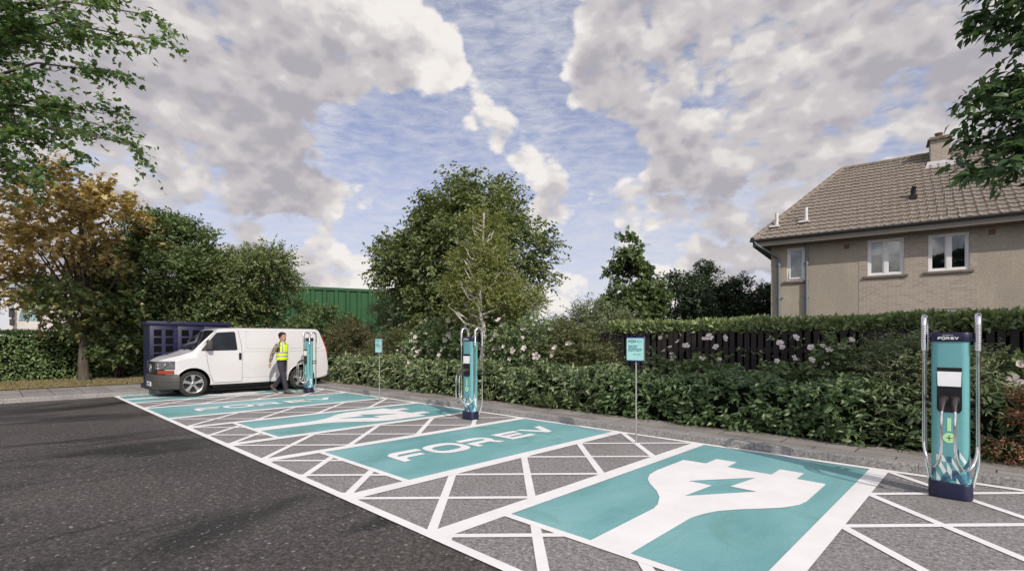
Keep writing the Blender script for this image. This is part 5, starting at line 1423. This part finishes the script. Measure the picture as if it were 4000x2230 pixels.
def low_hedge(label, x0, x1, y0, y1, z1, mat, seed, L, W, dens, name='laurel_hedge', upw=0.8, temp=T8, spray=0.22):
    """loose hedge of leafy shoots"""
    rg = np.random.default_rng(seed); cx, cy = (x0+x1)/2, (y0+y1)/2
    t = thing(name, label, 'hedge', (cx, cy, 0.1)); lv = Leaves()
    n = int((x1-x0)*((z1)+(y1-y0))*dens)
    s = rg.random(n); X = x0+(x1-x0)*rg.random(n); top = z1*hump(X)-0.1
    h = top; per = h+(y1-y0); q = s*per
    front = q < h
    Z = np.where(front, q, top); Y = np.where(front, y0+0.10*np.clip((q/h-0.55)*2, 0, 1)**2, y0+0.10+(q-h))
    bulge = np.sin(X*3.1)*0.06+np.sin(X*7.7+Z*4)*0.05
    Y = Y-bulge*np.where(front, 1, 0.2)
    P = np.stack([X-cx, Y-cy, Z], 1); P[:, 2] += np.where(front, 0, bulge)
    T = np.stack([rg.normal(size=n)*0.45, np.where(front, -0.75, -0.15)+rg.normal(size=n)*0.35, np.where(front, 0.45, 1.0)*upw+rg.normal(size=n)*0.3], 1)
    T = nrm(T); P -= T*spray*rg.uniform(0.3, 1.0, (n, 1))
    sprays(lv, rg, P, T, spray, 7, L, W, temp, 0.22, 0.55, (0, -0.45, 0.85))
    lv.build('leaves', mat, t)
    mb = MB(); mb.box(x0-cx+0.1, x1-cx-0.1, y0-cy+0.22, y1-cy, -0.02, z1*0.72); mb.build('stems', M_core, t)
    return t
M_hos = leafmat('border_leaf', [(0.020, 0.038, 0.014), (0.036, 0.060, 0.020), (0.060, 0.086, 0.028), (0.100, 0.122, 0.048), (0.150, 0.160, 0.085)], 0.2, 0.38, 0.4)
M_lau2 = leafmat('deep_laurel_leaf', [(0.014, 0.030, 0.010), (0.027, 0.052, 0.015), (0.044, 0.074, 0.021), (0.075, 0.105, 0.032)], 0.18, 0.36, 0.45)
low_hedge('row of broad leaved border plants behind the kerb beside the white van', -17.4, -12.2, 8.52, 9.4, 0.98, M_hos, 111, 0.20, 0.062, 62, 'border_plants', 0.9)
low_hedge('leafy laurel hedge behind the middle charging post', -12.2, -5.6, 8.50, 9.4, 1.00, M_lau, 112, 0.135, 0.050, 95)
low_hedge('deep green laurel hedge along the kerb in front of the slatted fence', -5.6, -1.3, 8.47, 9.4, 0.97, M_lau2, 113, 0.118, 0.050, 125)
low_hedge('dark fine leaved hedge behind the nearest charging post', -1.3, 2.4, 8.50, 9.4, 1.00, leafmat('fine_dark_leaf', [(0.016, 0.030, 0.010), (0.030, 0.050, 0.016), (0.052, 0.076, 0.024), (0.090, 0.110, 0.040)], 0.2, 0.4, 0.4), 114, 0.105, 0.040, 130, 'privet_hedge')

# --- shrubs
def shrub(name, label, base, ells, n, size, tw, k, L, W, mat, seed, spray=0.3, temp=T4, flowers=0, group=None, cat='shrub', fsize=1.0, fz=0.5, **kw):
    rg = np.random.default_rng(seed); b = np.array(base, float)
    t = thing(name, label, cat, base, 0, group); lv = Leaves()
    E = [(np.array(c, float)-b, r) for c, r in ells]
    lm = crown(lv, rg, E, n, size, tw, k, L, W, temp, spray=spray, **kw)
    lv.build('foliage', mat, t)
    mb = MB()
    for j in range(min(14, len(lm))):
        p = lm[j][0]; mb.tube([(rg.normal()*0.08, rg.normal()*0.08, -0.05), p*np.array([0.4, 0.4, 0.55]), p], [0.02, 0.014, 0.004], 5)
    mb.build('stems', M_bark2, t)
    for j in range(flowers):
        c, r = E[rg.integers(len(E))]
        d = rg.normal(size=3)*0.75+np.array((0.55, -0.85, 0.35)); d = nrm(d)
        p = c+d*np.array(r)*rg.uniform(1.08, 1.28)
        if p[2] < fz: p[2] = fz+rg.random()*0.5
        o = link('flower', FLOWER[rg.integers(3)], t); o.location = p
        f = nrm(d+np.array([0.15, -0.5, 0.35])+rg.normal(size=3)*0.45)
        o.rotation_euler = Vector(f).to_track_quat('Z', 'Y').to_euler(); s = fsize*rg.uniform(0.75, 1.25); o.scale = (s, s, s)
    return t
FLOWER = []
for v in range(3):
    rg = np.random.default_rng(200+v); lv = Leaves()
    op = (0.15, 0.5, 1.0)[v]
    a = np.arange(5)*2*math.pi/5+rg.normal(size=5)*0.12
    D = np.stack([np.cos(a), np.sin(a), np.full(5, op)], 1)+rg.normal(size=(5, 3))*0.1
    N = np.stack([-np.cos(a)*op, -np.sin(a)*op, np.ones(5)], 1)
    lv.add(np.stack([np.cos(a)*0.006, np.sin(a)*0.006, np.zeros(5)], 1), D, N, 0.080, 0.062, TP)
    FLOWER.append(lv.mesh('flower', M_pet))
MG = 'pink flowering mallow shrubs'
shrub('mallow_shrub', 'pink flowering shrub right of the farther sign', (-12.9, 9.85, 0.1), [((-12.9, 9.9, 1.15), (1.25, 0.75, 0.85)), ((-13.6, 9.9, 0.95), (0.8, 0.6, 0.7)), ((-12.3, 10.1, 1.5), (0.8, 0.6, 0.7))], 70, 0.26, 16, 8, 0.085, 0.048, M_flo, 301, 0.3, T5, 44, MG, flat=0.8)
shrub('mallow_shrub', 'tall pink flowering shrub under the birch behind the middle charging post', (-10.6, 9.95, 0.1), [((-10.7, 9.95, 1.25), (1.1, 0.6, 0.95)), ((-10.0, 10.0, 1.05), (0.9, 0.5, 0.8)), ((-10.9, 10.2, 1.8), (0.8, 0.6, 0.55))], 74, 0.26, 16, 8, 0.085, 0.048, M_flo, 302, 0.3, T5, 44, MG, flat=0.8)
shrub('mallow_shrub', 'pink flowering shrub between the middle charging post and the near sign', (-8.5, 9.9, 0.1), [((-8.7, 9.9, 1.15), (1.0, 0.7, 0.85)), ((-9.3, 9.9, 1.5), (0.7, 0.6, 0.7)), ((-7.9, 9.8, 0.95), (0.8, 0.6, 0.65))], 66, 0.26, 16, 8, 0.085, 0.048, M_flo, 303, 0.3, T5, 26, MG, flat=0.8)
shrub('mallow_shrub', 'low pink flowering shrub in front of the fence right of the near sign', (-4.6, 9.55, 0.1), [((-4.7, 9.5, 0.92), (0.60, 0.35, 0.22)), ((-4.1, 9.5, 0.95), (0.45, 0.30, 0.24)), ((-4.9, 9.55, 1.15), (0.16, 0.16, 0.20)), ((-3.8, 9.5, 1.12), (0.16, 0.16, 0.20))], 24, 0.12, 10, 7, 0.085, 0.046, M_flo, 304, 0.2, T5, 15, MG, fsize=0.72, fz=1.05, flat=0.8)
shrub('mallow_shrub', 'pink flowering shrub against the fence left of the nearest charging post', (-2.3, 9.5, 0.1), [((-2.3, 9.5, 0.95), (0.50, 0.3, 0.25)), ((-1.95, 9.5, 1.28), (0.26, 0.2, 0.20)), ((-2.8, 9.5, 0.92), (0.3, 0.25, 0.2))], 24, 0.12, 10, 7, 0.085, 0.046, M_flo, 305, 0.2, T5, 15, MG, fsize=0.72, fz=1.05, flat=0.8)
shrub('mallow_shrub', 'pink flowering shrub cut by the right edge of the photo', (0.15, 9.6, 0.1), [((0.15, 9.55, 0.98), (0.45, 0.35, 0.28)), ((0.35, 9.5, 1.2), (0.2, 0.2, 0.2))], 18, 0.15, 14, 7, 0.085, 0.046, M_flo, 306, 0.2, T5, 11, MG, fsize=0.95, fz=0.95, flat=0.8)
shrub('creeper', 'thin creeper with small leaves climbing the slatted fence', (-3.1, 10.36, 0.9), [((-3.1, 10.36, 1.25), (0.7, 0.04, 0.42)), ((-1.5, 10.36, 1.2), (0.9, 0.04, 0.40))], 26, 0.12, 3, 4, 0.062, 0.046, M_flo, 307, 0.16, T8, cat='creeper', lo=0.1)
shrub('feathery_shrub', 'feathery grey green shrub to the left of the nearest charging post', (-1.0, 9.35, 0.1), [((-1.05, 9.3, 1.05), (0.45, 0.35, 0.40)), ((-0.80, 9.3, 1.28), (0.26, 0.25, 0.24)), ((-0.28, 9.35, 1.05), (0.25, 0.25, 0.36))], 40, 0.16, 18, 12, 0.068, 0.020, M_grey, 308, 0.26, tup=0.5)
shrub('rusty_shrub', 'rust brown shrub at the right edge beside the nearest charging post', (0.2, 8.5, 0.1), [((0.20, 8.42, 0.55), (0.20, 0.18, 0.42)), ((0.38, 8.46, 0.70), (0.22, 0.2, 0.25))], 22, 0.11, 12, 10, 0.050, 0.018, M_rus, 309, 0.2)
shrub('grey_green_bush', 'rounded grey green bush behind the flowers left of the slatted fence', (-8.2, 11.5, 0.1), [((-8.3, 11.5, 1.75), (0.95, 0.8, 0.85)), ((-7.5, 11.7, 1.6), (0.9, 0.7, 0.75)), ((-9.1, 11.5, 1.5), (0.6, 0.6, 0.6))], 76, 0.26, 18, 9, 0.10, 0.034, M_grey, 310, 0.32, tup=0.4)
shrub('dark_leafy_bush', 'dark leafy bush behind the near sign at the end of the slatted fence', (-7.0, 9.8, 0.1), [((-7.3, 9.75, 1.05), (0.7, 0.5, 0.70)), ((-6.5, 9.7, 0.85), (0.5, 0.45, 0.45)), ((-7.7, 9.9, 1.25), (0.6, 0.5, 0.6))], 64, 0.22, 18, 9, 0.095, 0.030, M_oli, 311, 0.28, tup=0.45)
shrub('olive_bush', 'dense dark olive bush between the white van and the farther sign', (-15.3, 9.9, 0.1), [((-15.4, 9.9, 1.05), (1.15, 0.6, 0.75)), ((-14.7, 10.1, 1.15), (0.7, 0.6, 0.7))], 70, 0.24, 20, 10, 0.085, 0.026, M_oli, 312, 0.3, tup=0.5)
shrub('cotoneaster_bush', 'arching grey green bush in front of the green shed', (-18.4, 12.2, 0.1), [((-18.4, 12.2, 2.75), (1.6, 1.0, 0.85)), ((-17.4, 12.6, 2.2), (1.3, 0.9, 0.8)), ((-19.2, 12.0, 2.0), (1.1, 0.8, 0.8)), ((-17.8, 12.2, 1.3), (1.6, 0.8, 0.7))], 100, 0.32, 20, 9, 0.10, 0.050, M_grey, 313, 0.4)
shrub('rusty_bush', 'green bush with some rusty red leaves behind the tail of the white van', (-18.9, 10.2, 0.1), [((-18.9, 10.2, 1.55), (0.85, 0.7, 0.75)), ((-18.2, 10.4, 1.3), (0.7, 0.6, 0.7))], 46, 0.26, 16, 8, 0.095, 0.045, M_rus2, 314, 0.32)
shrub('light_green_bush', 'pale green bush above the roof of the white van', (-22.4, 10.6, 0.1), [((-22.4, 10.6, 1.9), (1.4, 1.2, 1.0)), ((-21.4, 11.3, 1.7), (1.0, 0.9, 0.8)), ((-23.6, 9.9, 2.2), (1.3, 1.1, 1.1))], 80, 0.32, 18, 9, 0.11, 0.075, M_grn, 315, 0.4, T5)
shrub('hanging_branch_shrub', 'low green shoots hanging beside the navy cabinet', (-24.3, 3.5, PZ), [((-23.6, 3.3, 1.35), (0.7, 0.6, 0.38)), ((-23.9, 3.0, 1.75), (0.4, 0.4, 0.3))], 22, 0.2, 12, 7, 0.13, 0.09, M_grn, 316, 0.3, T5, tup=-0.2)
for i, (x, y, h) in enumerate(((-14.0, 8.9, 1.02), (-13.3, 8.85, 1.0), (-12.6, 8.85, 0.98))):
    shrub('white_flowered_plant', ('leftmost clump of pale flowers on the border plants', 'middle clump of pale flowers on the border plants', 'clump of pale flowers on the border plants beside the farther sign')[i], (x, y, 0.1), [((x, y, h-0.15), (0.25, 0.2, 0.12))], 5, 0.1, 8, 5, 0.10, 0.03, M_hos, 330+i, 0.15, T4, 6, 'pale flowered border plants', 'plant', fsize=0.6, fz=0.75)
# tuft of strap leaves at the hedge foot, and tufts along the dry verge
rg = np.random.default_rng(7); lv = Leaves(); n = 90
T = nrm(np.stack([rg.normal(size=n)*0.6, rg.normal(size=n)*0.5-0.5, np.abs(rg.normal(size=n))+0.5], 1))
lv.add(np.stack([rg.normal(size=n)*0.10, rg.normal(size=n)*0.06, np.zeros(n)], 1), T, np.tile((0, -0.3, 1.0), (n, 1)), rg.uniform(0.25, 0.45, n), 0.016)
tf = thing('strap_leaf_plant', 'tuft of narrow arching leaves at the foot of the laurel hedge', 'plant', (-7.0, 8.50, 0.10)); lv.build('leaves', M_hed, tf)
lv = Leaves(); n = 26000
P = np.stack([rg.uniform(-25.1, -21.0, n), rg.uniform(-4, 9, n), np.full(n, PZ+0.008)], 1)
P[:, 0] = np.where(rg.random(n) < 0.25, -20.98+rg.normal(size=n)*0.04, P[:, 0])
D = np.stack([rg.normal(size=n)*0.5, rg.normal(size=n)*0.5, np.ones(n)*0.8], 1)
lv.add(P, D, rg.normal(size=(n, 3))+np.array((1.0, -0.4, 0.2)), rg.uniform(0.03, 0.09, n), 0.008)
M_dgr = leafmat('dry_grass_blade', [(0.10, 0.085, 0.030), (0.16, 0.125, 0.050), (0.22, 0.17, 0.085), (0.09, 0.10, 0.035)], 0.2)
props(lv.build('grass', M_dgr), kind='stuff')
# dead leaves and small litter along the foot of the right hedge
lv = Leaves(); n = 260
P = np.stack([rg.uniform(-17, 1.5, n), 8.46-np.abs(rg.normal(size=n))*0.12, np.full(n, PZ+0.006)], 1)
lv.add(P, np.stack([rg.normal(size=n), rg.normal(size=n), np.zeros(n)], 1), np.tile((0, 0, 1.0), (n, 1))+rg.normal(size=(n, 3))*0.2, rg.uniform(0.03, 0.07, n), rg.uniform(0.02, 0.035, n), T5)
props(lv.build('fallen_leaves', M_rus), kind='stuff')
# ------------------------------------------------------------------ camera
cam = bpy.data.cameras.new('camera'); co = link('camera', cam)
cam.sensor_width = 36.0; cam.lens = 36.0*1966.6/4000.0
cam.shift_y = 214.8/4000.0
co.location = (0, 0, CAM_Z); co.rotation_euler = (R(90), 0, R(YAW))
cam.clip_start = 0.05; cam.clip_end = 3000
bpy.context.scene.camera = co

# ------------------------------------------------------------------ sun and sky
EL = 35.0
sx, sy = 0.9373, -0.3486
sun = bpy.data.lights.new('sun', 'SUN'); so = link('sun', sun)
sun.energy = SUN_E; sun.angle = R(0.5); sun.color = (1.0, 0.93, 0.84)
to_sun = Vector((sx*math.cos(R(EL)), sy*math.cos(R(EL)), math.sin(R(EL))))
so.rotation_euler = to_sun.to_track_quat('Z', 'Y').to_euler(); so.location = to_sun*60

w = bpy.data.worlds.new('World'); bpy.context.scene.world = w; w.use_nodes = True
t = w.node_tree; t.nodes.clear()
class WT(NT):
    def __init__(s, tree): s.t = tree; s.n = tree.nodes
m = WT(t)
out = m('OutputWorld')
d = m('TexCoord').outputs['Generated']
sky = m('TexSky', sky_type='NISHITA'); sky.sun_disc = False
sky.sun_elevation = R(EL); sky.sun_rotation = math.atan2(sx, sy); sky.air_density = 1.0; sky.dust_density = 0.6; sky.ozone_density = 2.0
fw = Vector((-math.sin(R(YAW)), math.cos(R(YAW)), 0)); rt = Vector((math.cos(R(YAW)), math.sin(R(YAW)), 0))
def dirv(x, y):      # bearing and height of a cloud bank, as a unit vector
    return (fw+rt*((x-2000)/1966.6)+Vector((0, 0, 1))*((1329.8-y)/1966.6)).normalized()
BANKS = [(700,120,17,1.3),(350,330,15,1.2),(1050,210,8,1.0),(1300,60,8,.9),(0,150,20,1.1),(60,650,9,.7),
 (500,545,6,1.1),(800,570,6,1.3),(1090,625,5.5,1.2),(1350,690,4.2,1.0),(1530,745,3.5,.8),(650,770,4,.8),(980,790,5,1.0),(1200,850,4,.7),(850,930,3,.5),(1250,1000,4.5,1.1),(1000,1040,4,.7),
 (1640,250,4.2,1.3),(1560,150,4,1.2),(1780,180,3,1.1),(1790,390,3.8,1.3),(1920,450,3.4,1.2),(2000,560,3.6,1.2),(1500,330,3.5,.8),(1280,350,3.5,.8),
 (2380,110,7,1.2),(2750,120,13,1.4),(3150,250,14,1.4),(3500,520,11,1.2),(2330,330,4,1.1),(3050,540,7.5,1.2),(3300,760,9,1.1),(3750,280,7,1.2),(3400,150,10,.9),(2900,50,9,.7),(2550,300,6,.7),(3200,500,8,.7),(2450,230,5,.6),(3600,650,9,.8),(3900,500,9,1.0),(3500,900,8,1.0),(2900,330,8,.6),(2600,260,6,.6),(2500,420,4.5,1.0),
 (700,470,5,.6),(400,700,6,.8),(1000,640,4,.6),(2250,740,5,1.3),(2520,760,5,1.3),(2080,730,4,.9),(2750,830,5.5,1.1),(2650,650,3.5,1.1),(2950,950,7,.9),(2250,1010,3,.7),(2450,1080,4,.8),(2750,1080,5,.9),
 (300,1080,7,.8),(650,1080,4,.7),(1150,1120,3.5,.9),(1420,1100,3,.6),(3050,1130,6,1.0),(1500,1040,3,.8),(2000,900,4,.6),(2200,1180,4,.9),(1450,1180,4.5,1.0),(1250,1080,4,.9),(900,1120,4,.8),(2100,1150,4,.8),(2650,1200,5,.9),(2450,930,3,.7),(900,1180,4,.8),(2120,880,3,.7),(1650,880,3,.4),(2400,830,4,.6),(2060,200,6,-1.3),(1960,60,5,-.9),(1450,500,5,-1.0),(1750,600,6.5,-1.2),(2080,480,3.2,-.6),(2300,570,4.5,-1.3),(2480,570,4,-1.3),(2700,590,3,-1.0),(1100,890,2.5,-.8),(3800,60,6,-1.1),(800,490,3,-1.3),(960,490,3.5,-1.5),(1250,530,4.2,-1.8),(1450,610,4,-1.4),(1580,690,3.5,-1.0),(1150,900,3,-.8),(900,880,2.5,-.7),(1700,800,4,-.9),(2320,930,3,-.9),(2620,930,2.6,-.7),(2000,760,3,-.7),(1480,880,4,-.7),(560,850,3,-.5)]
acc = None; acc2 = None
for x, y, r, wt in BANKS:
    dp = m('VectorMath', operation='DOT_PRODUCT'); m.l(d, dp.inputs[0]); dp.inputs[1].default_value = dirv(x, y)
    mr = m('MapRange', interpolation_type='SMOOTHSTEP'); m.l(dp.outputs['Value'], mr.inputs[0])
    mr.inputs[1].default_value = math.cos(R(r*1.25)); mr.inputs[2].default_value = math.cos(R(r*0.25)); mr.inputs[3].default_value = 0; mr.inputs[4].default_value = wt
    acc = mr.outputs[0] if acc is None else m.math('ADD', acc, mr.outputs[0])
    if wt > 0 and r >= 3.4:
        dp = m('VectorMath', operation='DOT_PRODUCT'); m.l(d, dp.inputs[0]); dp.inputs[1].default_value = dirv(x, y+22*r**0.8)
        mr = m('MapRange', interpolation_type='SMOOTHSTEP'); m.l(dp.outputs['Value'], mr.inputs[0])
        mr.inputs[1].default_value = math.cos(R(r*1.15)); mr.inputs[2].default_value = math.cos(R(r*0.2)); mr.inputs[3].default_value = 0; mr.inputs[4].default_value = wt*(0.55 if r < 5.5 else 0.9)
        acc2 = mr.outputs[0] if acc2 is None else m.math('ADD', acc2, mr.outputs[0])
# unseen cloud added behind the viewer, to fill faces turned towards the camera
bk = m('VectorMath', operation='DOT_PRODUCT'); m.l(d, bk.inputs[0]); bk.inputs[1].default_value = (0.55, -0.60, 0.58)
bm_ = m('MapRange', interpolation_type='SMOOTHSTEP'); m.l(bk.outputs['Value'], bm_.inputs[0]); bm_.inputs[1].default_value = 0.05; bm_.inputs[2].default_value = 0.75; bm_.inputs[3].default_value = 0.0; bm_.inputs[4].default_value = 0.9
acc = m.math('ADD', acc, bm_.outputs[0])
mask = m.math('MINIMUM', acc, 1.75); mask2 = m.math('MAXIMUM', m.math('MINIMUM', m.math('MULTIPLY_ADD', acc, 0.15, m.math('MULTIPLY', acc2, 0.85)), 1.75), 0.0)
warp = m('TexNoise'); m.l(d, warp.inputs['Vector']); warp.inputs['Scale'].default_value = 9; warp.inputs['Detail'].default_value = 4
def fbm(off, det=10):
    """heaped cloud pattern: billows over a broad swell, looked up along the view direction"""
    ad = m('VectorMath', operation='ADD'); m.l(d, ad.inputs[0]); ad.inputs[1].default_value = off
    wv = m('VectorMath', operation='MULTIPLY_ADD'); m.l(warp.outputs['Color'], wv.inputs[0]); wv.inputs[1].default_value = (0.035, 0.035, 0.02); m.l(ad.outputs[0], wv.inputs[2])
    mp = m('Mapping'); m.l(wv.outputs[0], mp.inputs[0]); mp.inputs['Scale'].default_value = (1, 1, 1.55)
    a = m.noise(mp.outputs[0], 4.2, det, 0.60, 0.0)
    v = m('TexVoronoi'); v.feature = 'F1'; m.l(mp.outputs[0], v.inputs['Vector']); v.inputs['Scale'].default_value = 15
    v.inputs['Detail'].default_value = 2; v.inputs['Roughness'].default_value = 0.55
    bl = m.math('SUBTRACT', 0.62, v.outputs['Distance'])
    return m.math('ADD', m.math('MULTIPLY', a, 0.80), m.math('MULTIPLY', bl, 0.30))
def sharp(n): return m.math('MULTIPLY_ADD', m.math('SUBTRACT', n, 0.42), 1.35, 0.42)
n0 = sharp(fbm((0, 0, 0))); n1 = sharp(fbm((0.006, 0.0, 0.030)))
dens = m.math('ADD', n0, m.math('MULTIPLY', mask, 0.250))
cover = m('MapRange', interpolation_type='SMOOTHSTEP'); m.l(dens, cover.inputs[0])
cover.inputs[1].default_value = 0.450; cover.inputs[2].default_value = 0.640
# light and shade inside the cloud: thick parts grey, edges turned to the sun bright
low = m.noise(d, 3.4, 3, 0.45)
mid_ = m.noise(d, 11.0, 5, 0.5, 0.3)
thick = m('MapRange', interpolation_type='SMOOTHSTEP')
m.l(m.math('ADD', m.math('MULTIPLY', mask2, 0.27), m.math('ADD', m.math('MULTIPLY', low, 0.40), m.math('ADD', m.math('MULTIPLY', mid_, 0.15), m.math('MULTIPLY', n1, 0.26)))), thick.inputs[0])
thick.inputs[1].default_value = 0.49; thick.inputs[2].default_value = 1.0
edge = m.math('MULTIPLY_ADD', m.math('SUBTRACT', n1, n0), 0.8, thick.outputs[0], clamp=True)
cl = m.ramp(edge, [(0.0, (0.90, 0.86, 0.83)), (0.28, (0.76, 0.725, 0.71)), (0.60, (0.59, 0.56, 0.575)), (1.0, (0.435, 0.415, 0.455))], 'EASE')
# thin high streaks
mp = m('Mapping'); m.l(d, mp.inputs[0]); mp.inputs['Scale'].default_value = (2.2, 2.2, 8); mp.inputs['Rotation'].default_value = (0.12, 0.10, 0.3)
st_ = m.noise(mp.outputs[0], 9.0, 9, 0.66, 0.35)
br_ = m.noise(d, 3.0, 4, 0.5)
cir = m.math('MULTIPLY', m.ramp(st_, [(0.36, 0.34), (0.68, 0.85)]), m.ramp(br_, [(0.35, 0.55), (0.6, 1.0)]))
sp = m('SeparateXYZ'); m.l(d, sp.inputs[0])
hz = m('MapRange'); m.l(sp.outputs[2], hz.inputs[0]); hz.inputs[1].default_value = 0.36; hz.inputs[2].default_value = 0.02; hz.inputs[3].default_value = 0.0; hz.inputs[4].default_value = 0.75
# cloud brightened towards the sun, mostly out of view: added fill for front faces
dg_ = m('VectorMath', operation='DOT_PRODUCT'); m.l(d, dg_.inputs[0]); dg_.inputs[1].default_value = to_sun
gl = m('MapRange', interpolation_type='SMOOTHSTEP'); m.l(dg_.outputs['Value'], gl.inputs[0]); gl.inputs[1].default_value = 0.10; gl.inputs[2].default_value = 0.95; gl.inputs[3].default_value = 1.0; gl.inputs[4].default_value = FILL_GLOW
bg1 = m('Background'); m.l(m.mix(1.0, sky.outputs[0], (1.12, 1.0, 1.22), 'MULTIPLY'), bg1.inputs[0]); bg1.inputs[1].default_value = SKY_S
bg2 = m('Background'); bg2.inputs[0].default_value = (0.72, 0.725, 0.775, 1); bg2.inputs[1].default_value = 1.0
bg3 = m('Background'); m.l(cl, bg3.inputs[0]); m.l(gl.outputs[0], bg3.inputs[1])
m1 = m('MixShader'); m.l(m.math('SUBTRACT', m.math('ADD', cir, hz.outputs[0]), m.math('MULTIPLY', cir, hz.outputs[0])), m1.inputs[0]); m.l(bg1.outputs[0], m1.inputs[1]); m.l(bg2.outputs[0], m1.inputs[2])
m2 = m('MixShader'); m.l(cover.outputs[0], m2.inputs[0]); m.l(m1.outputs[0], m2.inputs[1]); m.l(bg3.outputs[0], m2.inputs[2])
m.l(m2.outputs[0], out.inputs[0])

s = bpy.context.scene
s.view_settings.view_transform = 'Standard'; s.view_settings.look = 'None'; s.view_settings.exposure = 0.0; s.view_settings.gamma = 1.0
s.cycles.max_bounces = 6; s.cycles.transparent_max_bounces = 8
s.cycles.diffuse_bounces = 3; s.cycles.glossy_bounces = 3
